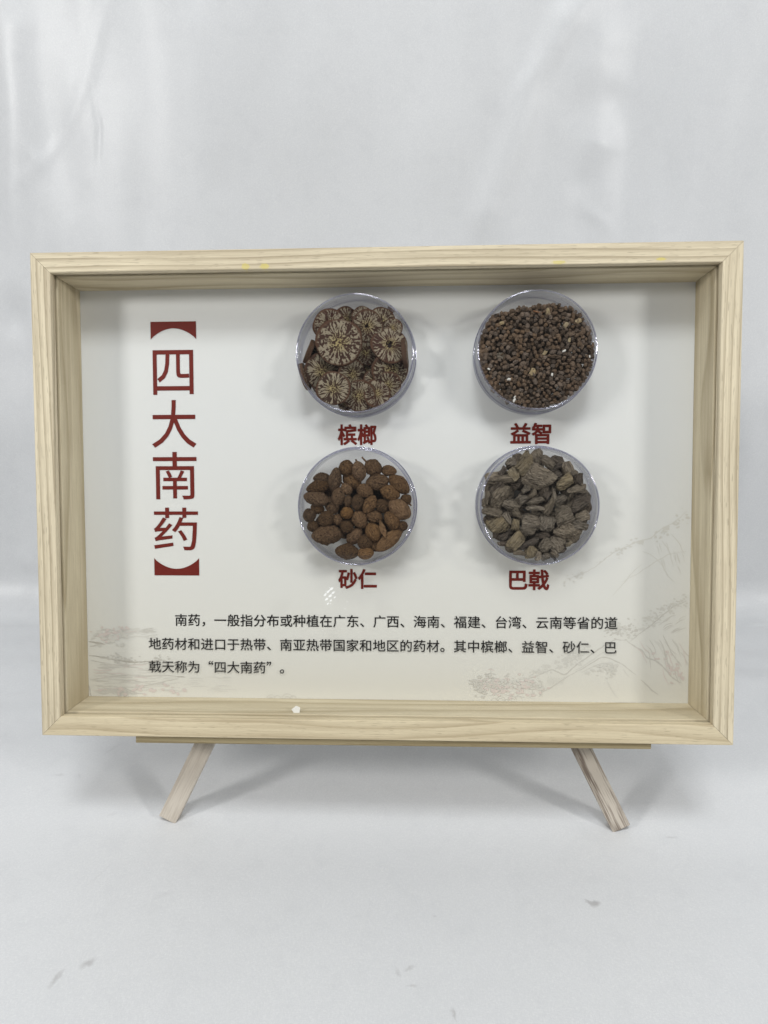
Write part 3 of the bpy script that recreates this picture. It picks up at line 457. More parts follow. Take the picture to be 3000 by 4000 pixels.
FOLDS = [
    ([(-0.2958, 0.5699), (-0.2928, 0.5515), (-0.2907, 0.5287), (-0.2955, 0.5034), (-0.3016, 0.4798)], -0.0017, 0.0024, 1.0),
    ([(-0.3042, 0.4993), (-0.3105, 0.4822), (-0.3202, 0.4648)], 0.0014, 0.005, 0.6),
    ([(-0.3783, 0.5264), (-0.3626, 0.5048), (-0.3484, 0.4786)], 0.0026, 0.006, 0.5),
    ([(0.1945, 0.6484), (0.1634, 0.6049), (0.1396, 0.5591), (0.1176, 0.4989), (0.0986, 0.4483), (0.0858, 0.3998)], 0.0065, 0.018, 0.6),
    ([(0.2205, 0.6404), (0.1999, 0.5771), (0.181, 0.5343)], 0.0045, 0.022, 0.8),
    ([(0.2199, 0.5453), (0.2095, 0.5093), (0.1899, 0.468)], 0.005, 0.02, 0.8),
    ([(-0.359, 0.6649), (-0.3719, 0.5636), (-0.3975, 0.4574), (-0.4205, 0.3408)], 0.009, 0.024, 0.7),
    ([(-0.1813, 0.6559), (-0.1834, 0.5591), (-0.1772, 0.4967), (-0.1749, 0.4665)], 0.0028, 0.014, 0.7),
    ([(-0.2806, 0.5074), (-0.2787, 0.4772)], 0.0009, 0.003, 1),
    ([(-0.2838, 0.4597), (-0.2885, 0.4465)], -0.0007, 0.0018, 1),
    ([(0.4034, 0.2338), (0.3713, 0.101), (0.3521, -0.0037)], 0.004, 0.02, 0.7),
    ([(0.4291, 0.0207), (0.4057, -0.0033), (0.3912, -0.0587)], 0.0025, 0.012, 0.7),
    ([(-0.4831, 0.0821), (-0.4466, 0.0613), (-0.4079, 0.0524)], 0.003, 0.014, 0.7),
    ([(0.1816, 0.4554), (0.2154, 0.4331), (0.2261, 0.4154)], 0.0016, 0.006, 1),
]
backdrop()

# ------------------------------------------------------------------ the display frame
W, H = 0.46, 0.3228
RAIL, LIP, DEPTH = 0.0132, 0.0058, 0.0428
frame = link("display_frame", None)
frame.matrix_basis = FRAME @ Matrix.Translation((0, 0, -H/2))
tag(frame, "glazed pale pine shadow box frame with printed card, leaning on a small easel", "display frame")
UP = Matrix.Translation((0, 0, H/2))          # frame root sits at its bottom edge; parts are measured from its centre

def rail(L, prof, name, m, mat_l):
    """prof: closed loop of (inset from outer edge, depth); built along X with mitred ends"""
    verts, faces = [], []
    segs = 30
    n = len(prof)
    for k in range(segs+1):
        u = k/segs*2-1
        for r, y in prof:
            verts.append((u*(L/2-r), y, -r))
    for k in range(segs):
        for i in range(n):
            j = (i+1) % n
            faces.append((k*n+i, k*n+j, (k+1)*n+j, (k+1)*n+i))
    faces.append(tuple(range(n))); faces.append(tuple(segs*n+i for i in reversed(range(n))))
    bm = bmesh.new(); me = mesh_from(verts, faces); bm.from_mesh(me); bpy.data.meshes.remove(me)
    o = link(name, bm_mesh(bm), m, frame)
    o.matrix_basis = mat_l
    return o
b = 0.0007
front = [(b, 0), (RAIL-b, 0), (RAIL-b*0.3, b*0.3), (RAIL, b), (RAIL, LIP), (0.0085, LIP), (0.0085, DEPTH), (0.0004, DEPTH), (0, DEPTH-0.0004), (0, b), (b*0.3, b*0.3)]
board = [(0.0092, LIP+0.0026), (0.0136, LIP+0.0026), (0.0141, LIP+0.0031), (0.0161, CARD-0.0002), (0.0092, CARD-0.0002)]
G = 0.0001
for ang, L, off, m in ((0, W, H/2, M_pine_top), (90, H, W/2, M_pine), (180, W, H/2, M_pine_low), (270, H, W/2, M_pine)):
    rot = Matrix.Rotation(R(ang), 4, 'Y')
    place = UP @ rot @ Matrix.Translation((0, 0, off))
    rail(L-2*G, front, "frame_rail", m, place)
    rail(L-2*G, board, "inner_board", M_inner, place)

def box_mesh(x0, x1, y0, y1, z0, z1, bev=0.0):
    bm = bmesh.new()
    bmesh.ops.create_cube(bm, size=1, matrix=Matrix.Translation(((x0+x1)/2, (y0+y1)/2, (z0+z1)/2)) @ Matrix.Diagonal((x1-x0, y1-y0, z1-z0, 1)))
    if bev: bmesh.ops.bevel(bm, geom=bm.edges[:], offset=bev, segments=2, profile=0.5, affect='EDGES')
    return bm_mesh(bm)
gx, gz = W/2-0.0094, H/2-0.0094
glass = link("glass_pane", box_mesh(-gx, gx, LIP+0.0003, LIP+0.0023, -gz, gz), M_glass, frame); glass.matrix_basis = UP
card = link("backing_card", box_mesh(-gx, gx, CARD, CARD+0.003, -gz, gz), M_card, frame); card.matrix_basis = UP

# ---- lettering on the card
def glyph_mesh(items, bold=0.0):
    """items: (character, x of its cell, z of its baseline, x scale, z scale) in metres; bold in em thickens the strokes"""
    bm = bmesh.new(); lay = [0.0]
    for ch, x, z, sx, sz in items:
        cu = bpy.data.curves.new("g", 'CURVE'); cu.dimensions = '2D'; cu.fill_mode = 'BOTH'
        for sp in (GLYPHS[ch] if isinstance(ch, str) else ch):
            k = len(sp)//2
            s = cu.splines.new('POLY'); s.points.add(k-1); s.use_cyclic_u = True
            for i in range(k): s.points[i].co = (sp[2*i]/1000, sp[2*i+1]/1000, 0, 1)
        o = bpy.data.objects.new("g", cu)
        me = bpy.data.meshes.new_from_object(o)
        me.transform(Matrix(((sx, 0, 0, x), (0, 0, 0, 0), (0, sz, 0, z), (0, 0, 0, 1))))
        bm.from_mesh(me)
        bpy.data.meshes.remove(me); bpy.data.objects.remove(o); bpy.data.curves.remove(cu)
        if bold:                      # thicken: a short bar along every edge of the outline, a dot on every corner
            for sp in (GLYPHS[ch] if isinstance(ch, str) else []):
                P = [Vector((sp[2*i]/1000, sp[2*i+1]/1000)) for i in range(len(sp)//2)]
                for i, p in enumerate(P):
                    q = P[(i+1) % len(P)]
                    nn = Vector((q.y-p.y, p.x-q.x))
                    if nn.length < 1e-6: continue
                    nn = nn.normalized()*bold
                    for poly in ([p+nn, q+nn, q-nn, p-nn], [p+Vector((math.cos(a*math.pi/4+.39), math.sin(a*math.pi/4+.39)))*bold*1.08 for a in range(8)]):
                        lay[0] -= 2e-7
                        bm.faces.new([bm.verts.new((x+sx*v.x, lay[0], z+sz*v.y)) for v in poly])
    me = bpy.data.meshes.new("m")
    bm.normal_update()
    bad = [f for f in bm.faces if f.normal.y > 0]
    bmesh.ops.reverse_faces(bm, faces=bad)
    bm.to_mesh(me); bm.free(); return me
def bbox(chs):
    xs = [v for c in chs for sp in GLYPHS[c] for v in sp[0::2]]; zs = [v for c in chs for sp in GLYPHS[c] for v in sp[1::2]]
    return min(xs)/1000, max(xs)/1000, min(zs)/1000, max(zs)/1000
def print_part(name, me, m, label=None):
    o = link(name, me, m, card); o.matrix_basis = Matrix.Translation((0, CARD-0.00025, 0))
    if label: o['label'] = label
    return o
items = []
for ch, x0, x1, z0, z1 in (("四", -.16227, -.1334, .0721, .1032), ("大", -.16367, -.1320, .0347, .0681), ("南", -.16335, -.1321, -.0021, .0314), ("药", -.1635, -.1316, -.0385, -.0082)):
    a, b_, c, d = bbox([ch]); sx = (x1-x0)/(b_-a); sz = (z1-z0)/(d-c)
    items.append((ch, x0-a*sx, z0-c*sz, sx, sz))
def bracket(up):
    pts = [(-500, 0), (500, 0)]
    pts += [(500-1000*i/16, -380+ 235*math.sin(math.pi*i/16)**0.8) for i in range(17)]
    if not up: pts = [(x, -z) for x, z in reversed(pts)]
    return [[v for p in pts for v in p]]
items.append((bracket(True), -.14725, .1232, .0326, .0326))
items.append((bracket(False), -.1475, -.05675, .0326, .0326))
print_part("title_lettering", glyph_mesh(items, 0.003), M_red, "large dark red vertical title in lenticular brackets")
for w, x0, x1, z0, z1 in (("槟榔", -.0311, -.0038, .0358, .0504), ("益智", .0893, .1175, .0359, .0507), ("砂仁", -.0313, -.0038, -.0659, -.0516), ("巴戟", .0891, .1171, -.0662, -.0515)):
    th = 0.027
    a = bbox([w[0]]); e = bbox([w[1]])
    adv = 1.0
    X0, X1 = a[0]-th, adv+e[1]+th; Z0, Z1 = min(a[2], e[2])-th, max(a[3], e[3])+th
    sx = (x1-x0)/(X1-X0); sz = (z1-z0)/(Z1-Z0)
    print_part("caption_lettering", glyph_mesh([(c, x0-X0*sx+k*adv*sx, z0-Z0*sz, sx, sz) for k, c in enumerate(w)], th), M_red)
EM = 0.00953
items = []
for txt, x, zc in (("南药，一般指分布或种植在广东、广西、海南、福建、台湾、云南等省的道", -.1497, -.0890), ("地药材和进口于热带、南亚热带国家和地区的药材。其中槟榔、益智、砂仁、巴", -.1690, -.1063), ("戟天称为“四大南药”。", -.1692, -.1229)):
    for k, ch in enumerate(txt):
        items.append((ch, x+k*EM, zc-0.38*EM*0.97, EM*0.985, EM*0.97))
print_part("paragraph_lettering", glyph_mesh(items, 0.010), M_black)

# ---- the pale ink landscape printed along the card's lower edge
INK = [plain("pale_ink", (0.665, 0.652, 0.595), 0.45), plain("grey_ink", (0.605, 0.588, 0.533), 0.45), plain("pink_ink", (0.68, 0.61, 0.565), 0.45), plain("dark_ink", (0.49, 0.465, 0.412), 0.45)]
STROKES = [
    (0, 4, [1278, -586, 1390, -551, 1501, -488, 1567, -431, 1622, -386, 1700, -352, 1777, -318, 1865, -295, 1941, -227, 2029, -182, 2110, -104]),
    (0, 3, [1670, -601, 1780, -544, 1890, -464, 1988, -408, 2109, -385]),
    (0, 3, [1604, -704, 1681, -613, 1746, -533, 1801, -476]),
    (0, 3, [1811, -386, 1867, -408, 1934, -464, 1991, -566, 2036, -600]),
    (0, 3, [1943, -306, 1977, -363, 2011, -430]),
    (0, 3, [1997, -261, 2053, -317, 2099, -407]),
    (1, 5, [1013, -1295, 1104, -1265, 1194, -1218, 1239, -1246, 1285, -1266, 1352, -1199, 1463, -1117, 1552, -1053, 1630, -1007, 1708, -1012]),
    (1, 6, [1708, -1012, 1754, -1051, 1810, -1074, 1855, -1136, 1923, -1158, 1990, -1221, 2025, -1272, 2092, -1311]),
    (1, 4, [1731, -1023, 1797, -965, 1874, -907, 1951, -839, 2027, -770, 2121, -730]),
    (1, 4, [1319, -1262, 1397, -1221, 1486, -1163, 1553, -1128, 1621, -1150, 1688, -1184, 1779, -1257]),
    (1, 5, [1811, -1288, 1858, -1331, 1892, -1365, 1937, -1396]),
    (1, 4, [1319, -1262, 1262, -1303, 1195, -1350, 1127, -1386, 1105, -1421]),
    (0, 3, [1352, -1233, 1430, -1186, 1508, -1128, 1575, -1081]),
    (0, 4, [1397, -1244, 1487, -1197, 1565, -1168, 1644, -1196]),
    (0, 3, [1014, -1341, 1105, -1363, 1173, -1368]),
    (0, 3, [650, -1432, 752, -1414, 855, -1407, 969, -1423, 1082, -1433]),
    (0, 3, [1578, -1300, 1612, -1369, 1658, -1426]),
    (0, 3, [1689, -1218, 1734, -1275]),
    (2, 2.9036646411991307, [1775, -1055, 1817, -1094, 1853, -1174]),
    (2, 2.606802525249051, [1800, -1011, 1825, -1063, 1873, -1104]),
    (1, 3.2462569030374397, [1830, -1071, 1871, -1107, 1878, -1213]),
    (1, 2.8810622333133136, [1845, -1044, 1886, -1090, 1916, -1163]),
    (1, 2.813557475770357, [1867, -1004, 1903, -1059, 1917, -1110]),
    (0, 2.1404469991198516, [1891, -999, 1931, -1042, 1971, -1112]),
    (0, 2.427003356959185, [1917, -1019, 1961, -1054, 1979, -1150]),
    (1, 3.557021717353302, [1930, -1003, 1959, -1039, 1990, -1149]),
    (1, 3.4140320584333885, [1958, -972, 1981, -1017, 2023, -1102]),
    (1, 2.8384609914379584, [1970, -1018, 2002, -1061, 2055, -1109]),
    (1, 3.995807437373178, [2006, -1071, 2029, -1109, 2091, -1196]),
    (1, 2.426486737155045, [2021, -996, 2050, -1047, 2080, -1103]),
    (1, 2.0310181468916513, [2035, -1010, 2066, -1058, 2086, -1135]),
    (2, 2.3656554315573706, [2071, -1024, 2097, -1079, 2149, -1129]),
    (1, 3.3739480070790027, [2083, -1090, 2114, -1135, 2132, -1183]),
    (1, 2.4768143853519655, [2103, -1079, 2142, -1119, 2182, -1204]),
    (2, 3.465767324739428, [1997, -1094, 2009, -1140, 2038, -1203]),
    (2, 3.278599813012822, [1974, -1143, 1986, -1189, 2015, -1252]),
    (0, 3.1234776677553517, [2044, -1111, 2056, -1156, 2085, -1219]),
    (0, 2.0906833638988225, [1966, -1132, 1977, -1178, 2006, -1241]),
    (2, 3.45959766356176, [1981, -1125, 1993, -1171, 2022, -1234]),
    (1, 3.4707401320073563, [1968, -1089, 1980, -1134, 2009, -1197]),
    (2, 3.420281475115722, [2051, -1176, 2063, -1222, 2092, -1285]),
    (1, 3.365318678589225, [2042, -1214, 2054, -1259, 2083, -1322]),
    (0, 2.8975590650310874, [2058, -1220, 2070, -1266, 2099, -1328]),
    (1, 2.478356735444879, [1966, -1077, 1977, -1123, 2006, -1186]),
    (2, 2.5516638502888993, [2099, -1077, 2111, -1123, 2123, -1186]),
    (2, 3.055535928862666, [1963, -1217, 1975, -1262, 2004, -1325]),
    (1, 2.1273902284184016, [2051, -954, 2084, -926, 2117, -920]),
    (1, 3.416359019918725, [1979, -869, 2012, -840, 2045, -834]),
    (0, 2.9374408199891286, [1881, -913, 1914, -884, 1947, -878]),
    (0, 2.1203030432460652, [1959, -921, 1992, -892, 2025, -886]),
    (1, 3.092310614848322, [2017, -963, 2050, -934, 2083, -928]),
    (1, 2.6607837430680794, [1961, -937, 1994, -908, 2027, -902]),
    (0, 2.4653524860883347, [2060, -869, 2093, -840, 2119, -835]),
    (0, 2.74587586648702, [1893, -864, 1926, -835, 1959, -829]),
    (1, 3.3446276785206854, [2012, -955, 2044, -927, 2078, -921]),
    (0, 2.7775919307351913, [1956, -876, 1988, -847, 2022, -841]),
    (1, 2.7474665629684205, [2041, -896, 2074, -867, 2107, -861]),
    (1, 2.297758668297974, [1928, -903, 1961, -874, 1994, -868]),
    (0, 3.3204033771252925, [1971, -944, 2003, -915, 2037, -909]),
    (1, 2.314838813277069, [1960, -921, 1993, -892, 2026, -886]),
    (0, 2, [1172, -1272, 1159, -1331]),
    (0, 2, [1182, -1284, 1169, -1325]),
    (0, 2, [1192, -1271, 1179, -1342]),
    (0, 2, [1202, -1283, 1189, -1326]),
    (0, 2, [1213, -1277, 1200, -1341]),
    (0, 2, [1223, -1283, 1210, -1331]),
    (0, 2, [1233, -1277, 1220, -1336]),
    (0, 2, [1243, -1281, 1230, -1339]),
    (0, 2, [1253, -1279, 1240, -1329]),
    (0, 2, [1263, -1282, 1250, -1328]),
    (0, 2, [1274, -1278, 1261, -1336]),
    (0, 2, [1284, -1273, 1271, -1330]),
    (0, 2.5, [2022, -408, 2038, -442, 2043, -476]),
    (0, 2.5, [2020, -379, 2036, -413, 2041, -447]),
    (0, 2.5, [1936, -445, 1952, -479, 1957, -513]),
    (0, 2.5, [1951, -447, 1967, -481, 1972, -515]),
    (0, 2.5, [2051, -484, 2067, -517, 2072, -551]),
    (0, 2.5, [1920, -326, 1936, -360, 1941, -394]),
    (0, 2.5, [2001, -422, 2017, -455, 2022, -489]),
    (0, 2.5, [1968, -320, 1984, -354, 1989, -388]),
    (0, 2.5, [1938, -455, 1954, -489, 1959, -523]),
    (0, 2.5, [1948, -435, 1964, -469, 1969, -503]),
    (0, 2.5, [2042, -403, 2058, -436, 2063, -470]),
    (0, 2.5, [1906, -347, 1922, -381, 1927, -415]),
    (0, 2.5, [2046, -403, 2062, -437, 2067, -471]),
    (0, 2.5, [2078, -396, 2094, -430, 2099, -464]),
    (1, 3, [769, -1396, 772, -1291, 766, -1222]),
    (1, 4, [708, -1354, 769, -1341, 831, -1352]),
    (2, 4, [717, -1325, 769, -1311, 821, -1322]),
    (1, 4, [726, -1295, 769, -1282, 812, -1293]),
    (1, 4, [735, -1265, 769, -1252, 803, -1263]),
    (2, 4, [744, -1235, 769, -1222, 793, -1234]),
    (1, 3, [878, -1395, 881, -1318, 875, -1267]),
    (2, 4, [832, -1364, 877, -1351, 922, -1362]),
    (1, 4, [839, -1343, 877, -1329, 916, -1341]),
    (2, 4, [846, -1321, 877, -1308, 909, -1319]),
    (2, 4, [852, -1299, 877, -1286, 902, -1297]),
    (1, 4, [859, -1277, 877, -1264, 895, -1276]),
    (1, 3, [974, -1394, 977, -1331, 971, -1289]),
    (1, 4, [937, -1369, 974, -1356, 1011, -1367]),
    (2, 4, [943, -1351, 974, -1338, 1005, -1349]),
    (0, 4, [948, -1333, 974, -1320, 1000, -1332]),
    (2, 4, [954, -1316, 974, -1303, 994, -1314]),
    (0, 4, [959, -1298, 974, -1285, 988, -1296]),
    (1, 3, [1059, -1393, 1062, -1337, 1056, -1300]),
    (1, 4, [1027, -1371, 1059, -1358, 1092, -1369]),
    (1, 4, [1031, -1355, 1059, -1342, 1087, -1353]),
    (1, 4, [1036, -1339, 1059, -1326, 1082, -1338]),
    (1, 4, [1041, -1323, 1059, -1311, 1077, -1322]),
    (1, 4, [1046, -1308, 1059, -1295, 1072, -1306]),
    (1, 3, [1122, -1392, 1125, -1343, 1119, -1311]),
    (2, 4, [1093, -1373, 1122, -1360, 1150, -1371]),
    (1, 4, [1097, -1359, 1121, -1346, 1146, -1357]),
    (0, 4, [1101, -1345, 1121, -1332, 1141, -1344]),
    (0, 4, [1106, -1332, 1121, -1319, 1137, -1330]),
    (0, 4, [1110, -1318, 1121, -1305, 1133, -1316]),
    (1, 3, [821, -1395, 824, -1333, 818, -1291]),
    (1, 4, [784, -1371, 820, -1358, 857, -1369]),
    (0, 4, [789, -1353, 820, -1340, 852, -1351]),
    (1, 4, [794, -1335, 820, -1322, 846, -1333]),
    (1, 4, [800, -1317, 820, -1304, 841, -1316]),
    (2, 4, [805, -1300, 820, -1287, 835, -1298]),
    (1, 3, [701, -1397, 704, -1348, 698, -1315]),
    (0, 4, [672, -1378, 701, -1365, 730, -1376]),
    (2, 4, [676, -1364, 701, -1351, 725, -1362]),
    (0, 4, [680, -1350, 701, -1337, 721, -1349]),
    (2, 4, [685, -1336, 701, -1323, 716, -1335]),
    (1, 4, [689, -1322, 700, -1310, 712, -1321]),
    (1, 4, [757, -1225, 780, -1221]),
    (1, 4, [875, -1261, 900, -1259]),
    (1, 2.2, [771, -1455, 772, -1447, 777, -1440, 784, -1435, 792, -1433, 801, -1435, 808, -1439, 812, -1446, 814, -1455]),
    (1, 2.2, [804, -1455, 806, -1442, 814, -1430, 825, -1422, 838, -1420, 851, -1422, 862, -1430, 870, -1441, 872, -1454]),
    (1, 2.2, [821, -1455, 822, -1448, 826, -1442, 831, -1438, 838, -1437, 845, -1438, 850, -1442, 854, -1448, 855, -1454]),
    (1, 2.2, [896, -1447, 898, -1436, 904, -1427, 913, -1421, 923, -1419, 934, -1421, 943, -1427, 949, -1435, 951, -1446]),
    (1, 2.2, [911, -1447, 912, -1442, 915, -1438, 919, -1435, 923, -1434, 928, -1435, 932, -1437, 935, -1441, 936, -1446]),
    (1, 2.2, [938, -1437, 940, -1428, 945, -1420, 952, -1415, 961, -1413, 969, -1415, 977, -1420, 982, -1428, 984, -1436]),
    (1, 2.2, [862, -1454, 863, -1448, 867, -1443, 872, -1439, 878, -1438, 884, -1439, 889, -1442, 893, -1448, 894, -1454]),
    (3, 6, [-2132, -1155, -2034, -1164, -1934, -1187, -1809, -1200, -1697, -1197, -1597, -1184]),
    (1, 5, [-2059, -1170, -1947, -1179, -1847, -1192]),
    (1, 6, [-2128, -1332, -1974, -1308, -1861, -1295, -1736, -1303, -1574, -1292, -1425, -1307]),
    (3, 5, [-1487, -1301, -1425, -1307]),
    (1, 5, [-1813, -1381, -1687, -1365, -1575, -1339, -1475, -1319]),
    (3, 7, [-2135, -1052, -2082, -1058, -2007, -1072]),
    (1, 6, [-2127, -1089, -2070, -1078, -2013, -1070]),
    (1, 5, [-2122, -1189, -1972, -1219, -1810, -1219, -1660, -1209]),
    (3, 4, [-1423, -1226, -1361, -1225]),
    (1, 4, [-1597, -1184, -1547, -1202, -1473, -1204]),
    (3, 3, [-2144, -1358, -2127, -1407, -2134, -1439, -2110, -1464]),
    (1, 5.199439467045792, [-2028, -1021, -1997, -1014, -1936, -1005]),
    (1, 5.782989587781987, [-2060, -972, -2016, -964, -1937, -969]),
    (2, 5.32463877585063, [-2027, -998, -1980, -990, -1943, -987]),
    (1, 5.81913828388633, [-1744, -983, -1686, -975, -1638, -976]),
    (2, 4.291956320334899, [-2060, -999, -2027, -991, -1958, -988]),
    (0, 4.0640710865662575, [-1868, -966, -1827, -958, -1752, -954]),
    (0, 5.723303363880975, [-1916, -1011, -1873, -1003, -1794, -994]),
    (1, 2.5078703564310314, [-1951, -980, -1909, -972, -1835, -961]),
    (0, 3.6781569903461597, [-1921, -985, -1895, -977, -1833, -970]),
    (0, 2.9090372923562744, [-1714, -968, -1664, -960, -1624, -961]),
    (0, 5.407674715234907, [-1862, -971, -1813, -963, -1751, -956]),
    (1, 5.300719008724323, [-1755, -967, -1707, -959, -1653, -949]),
    (0, 5.405032680718341, [-1897, -979, -1849, -971, -1779, -973]),
    (0, 3.2634951950051634, [-1813, -1020, -1776, -1012, -1692, -1015]),
    (0, 5.555883533935173, [-1707, -1026, -1677, -1019, -1628, -1018]),
    (0, 2.80258331903156, [-1939, -1027, -1890, -1019, -1824, -1024]),
    (2, 2.461640975019683, [-1883, -988, -1838, -980, -1770, -977]),
    (0, 3.9282943638018764, [-1835, -977, -1809, -970, -1722, -964]),
    (0, 2.738145176021665, [-1745, -998, -1712, -991, -1628, -978]),
    (0, 2.5378010556547324, [-1735, -972, -1685, -964, -1657, -970]),
    (2, 3.7203249993945695, [-1956, -992, -1909, -984, -1880, -977]),
    (1, 3.4382724684278436, [-1769, -978, -1730, -970, -1648, -965]),
    (2, 5.57273999109343, [-2079, -1016, -2024, -1008, -1968, -998]),
    (0, 4.017154711026396, [-1858, -992, -1796, -984, -1743, -986]),
    (0, 5.258566884213557, [-1742, -1016, -1702, -1008, -1623, -998]),
    (0, 3.6229820313104617, [-1832, -1017, -1779, -1009, -1753, -1009]),
    (0, 2.580267985779336, [-2114, -1300, -2064, -1308, -1959, -1294]),
    (2, 3.2867452949264457, [-1883, -1337, -1832, -1338, -1773, -1325]),
    (0, 3.8469871997280247, [-1979, -1244, -1929, -1242, -1851, -1230]),
    (1, 2.6892292370208213, [-2071, -1242, -2021, -1240, -1929, -1239]),
    (2, 4.023820553806699, [-1880, -1240, -1830, -1235, -1733, -1248]),
    (2, 4.425174828043629, [-2106, -1256, -2056, -1263, -1964, -1259]),
    (2, 3.4945800288095055, [-1981, -1282, -1931, -1282, -1865, -1287]),
    (1, 2.0671532752739723, [-1993, -1380, -1943, -1385, -1846, -1383]),
    (1, 3.870907794642655, [-1957, -1230, -1906, -1224, -1770, -1244]),
    (2, 2.6273071462878597, [-2094, -1316, -2044, -1322, -2001, -1303]),
    (0, 3.5090582278819022, [-1726, -1248, -1676, -1244, -1576, -1247]),
    (0, 2.908255156928005, [-2113, -1339, -2062, -1334, -1983, -1342]),
    (0, 4.381587480942329, [-1862, -1299, -1812, -1304, -1750, -1287]),
    (1, 2.6868880478946835, [-1725, -1356, -1675, -1359, -1565, -1362]),
    (0, 3.255372687796519, [-2083, -1273, -2033, -1277, -1975, -1279]),
    (0, 3.558372900598593, [-2109, -1278, -2059, -1273, -1967, -1264]),
    (1, 3.21002384421519, [-2095, -1343, -2045, -1342, -1973, -1343]),
    (2, 4.02295751910735, [-2067, -1400, -2017, -1403, -1902, -1390]),
    (1, 2.3836663934152145, [-2033, -1401, -1983, -1408, -1885, -1394]),
    (1, 3.451473982949125, [-1773, -1258, -1723, -1258, -1653, -1259]),
    (2, 2.747176684876834, [-1970, -1402, -1920, -1407, -1874, -1392]),
    (1, 2.707287953825868, [-2052, -1288, -2002, -1283, -1928, -1295]),
    (1, 3.0949817584866883, [-2078, -1379, -2028, -1385, -1959, -1373]),
    (0, 2.2107177928405664, [-1930, -1419, -1880, -1426, -1840, -1425]),
    (1, 3.9927070548803716, [-1863, -1383, -1813, -1385, -1691, -1384]),
    (1, 4.029630188312942, [-2053, -1417, -2003, -1414, -1959, -1406]),
    (2, 2.160141188315305, [-2116, -1409, -2066, -1411, -1949, -1395]),
    (0, 2.064899597952664, [-2097, -1422, -2046, -1426, -1999, -1432]),
    (1, 3.9117732617830874, [-1949, -1328, -1899, -1328, -1828, -1343]),
    (0, 3.7703515965148497, [-1899, -1338, -1849, -1346, -1770, -1349]),
    (0, 4.221617334795349, [-1812, -1398, -1762, -1406, -1661, -1398]),
    (2, 4.288906129937422, [-1802, -1311, -1752, -1309, -1699, -1316]),
    (1, 2.6851002009540847, [-1948, -1306, -1898, -1313, -1813, -1313]),
    (0, 3.8828378144420594, [-2080, -1426, -2030, -1420, -1944, -1436]),
    (0, 3.500065787085215, [-2068, -1300, -2017, -1301, -1929, -1298]),
    (1, 3.5668898364200174, [-1859, -1422, -1809, -1430, -1717, -1433]),
    (0, 3.2065337200197828, [-1985, -1433, -1934, -1430, -1892, -1448]),
    (1, 3.969195753154264, [-1892, -1336, -1842, -1330, -1712, -1348]),
    (0, 3.783218726915091, [-1697, -1317, -1647, -1320, -1594, -1306]),
    (0, 3.5924163859649556, [-2057, -1415, -2007, -1424, -1942, -1416]),
    (0, 4.055220997490269, [-2060, -1220, -2010, -1214, -1945, -1227]),
    (1, 2.047578379312933, [-2098, -1325, -2047, -1321, -1990, -1331]),
    (2, 3.31418193679644, [-1877, -1226, -1826, -1222, -1706, -1219]),
    (2, 3.667867036818447, [-2095, -1288, -2044, -1283, -1999, -1277]),
    (0, 3.6348411598300716, [-1853, -1385, -1803, -1378, -1728, -1391]),
    (0, 4.140164263390456, [-2042, -1322, -1991, -1329, -1882, -1335]),
    (1, 4.3852228622397345, [-2072, -1430, -2022, -1436, -1928, -1416]),
    (1, 4.362593771401925, [-2073, -1244, -2023, -1247, -1913, -1238]),
    (0, 2.3285981840956094, [-2024, -1251, -1974, -1254, -1918, -1241]),
    (0, 2.5664574360914205, [-2120, -1378, -2069, -1374, -2019, -1375]),
    (0, 3.6181188487532214, [-2094, -1316, -2044, -1321, -1923, -1311]),
    (2, 3.5327375885076946, [-2026, -1223, -1975, -1221, -1859, -1214]),
    (0, 2.855591712645778, [-1775, -1275, -1725, -1279, -1677, -1271]),
    (0, 2.63469722432108, [-1899, -1403, -1849, -1405, -1781, -1394]),
    (0, 4.466945684207747, [-1915, -1347, -1864, -1348, -1755, -1357]),
    (0, 3.941535828322886, [-2031, -1360, -1980, -1355, -1895, -1357]),
    (1, 3.157583349998729, [-2091, -1416, -2040, -1411, -1904, -1403]),
    (1, 2.4213366640607075, [-1800, -1342, -1750, -1348, -1623, -1336]),
    (1, 2.602153758673473, [-2054, -1220, -2004, -1223, -1883, -1210]),
    (0, 3.9567882639729626, [-2067, -1227, -2017, -1235, -1878, -1214]),
    (1, 3, [-1924, -1397, -1887, -1414, -1805, -1440]),
    (1, 3, [-1960, -1395, -1922, -1412, -1847, -1438]),
    (1, 3, [-2075, -1393, -2037, -1410, -1998, -1437]),
    (1, 3, [-1982, -1388, -1944, -1406, -1887, -1432]),
    (1, 3, [-2030, -1389, -1992, -1406, -1943, -1433]),
    (1, 3, [-1880, -1386, -1843, -1404, -1767, -1430]),
    (1, 3, [-1933, -1396, -1896, -1413, -1838, -1440]),
    (1, 3, [-1989, -1388, -1952, -1405, -1897, -1432]),
    (1, 3, [-1889, -1397, -1852, -1414, -1786, -1441]),
    (1, 3, [-2012, -1391, -1975, -1408, -1893, -1434]),
    (1, 3, [-1998, -1398, -1961, -1416, -1889, -1442]),
    (1, 3, [-1907, -1388, -1870, -1405, -1827, -1432]),
    (1, 3, [-1878, -1390, -1841, -1407, -1778, -1434]),
    (1, 3, [-2009, -1388, -1971, -1405, -1889, -1431]),
    (1, 3, [-2040, -1395, -2003, -1412, -1944, -1439]),
    (1, 3, [-2020, -1391, -1982, -1409, -1906, -1435]),
    (0, 1.866513693233333, [-1176, -1395, -1139, -1392, -1052, -1391]),
    (0, 2.213570613729633, [-1182, -1406, -1145, -1403, -1113, -1409]),
    (0, 2.910362611366862, [-1385, -1373, -1348, -1370, -1258, -1376]),
    (0, 2.0531569145600295, [-1270, -1396, -1233, -1393, -1168, -1395]),
    (0, 2.1323574472234026, [-1623, -1375, -1585, -1372, -1551, -1370]),
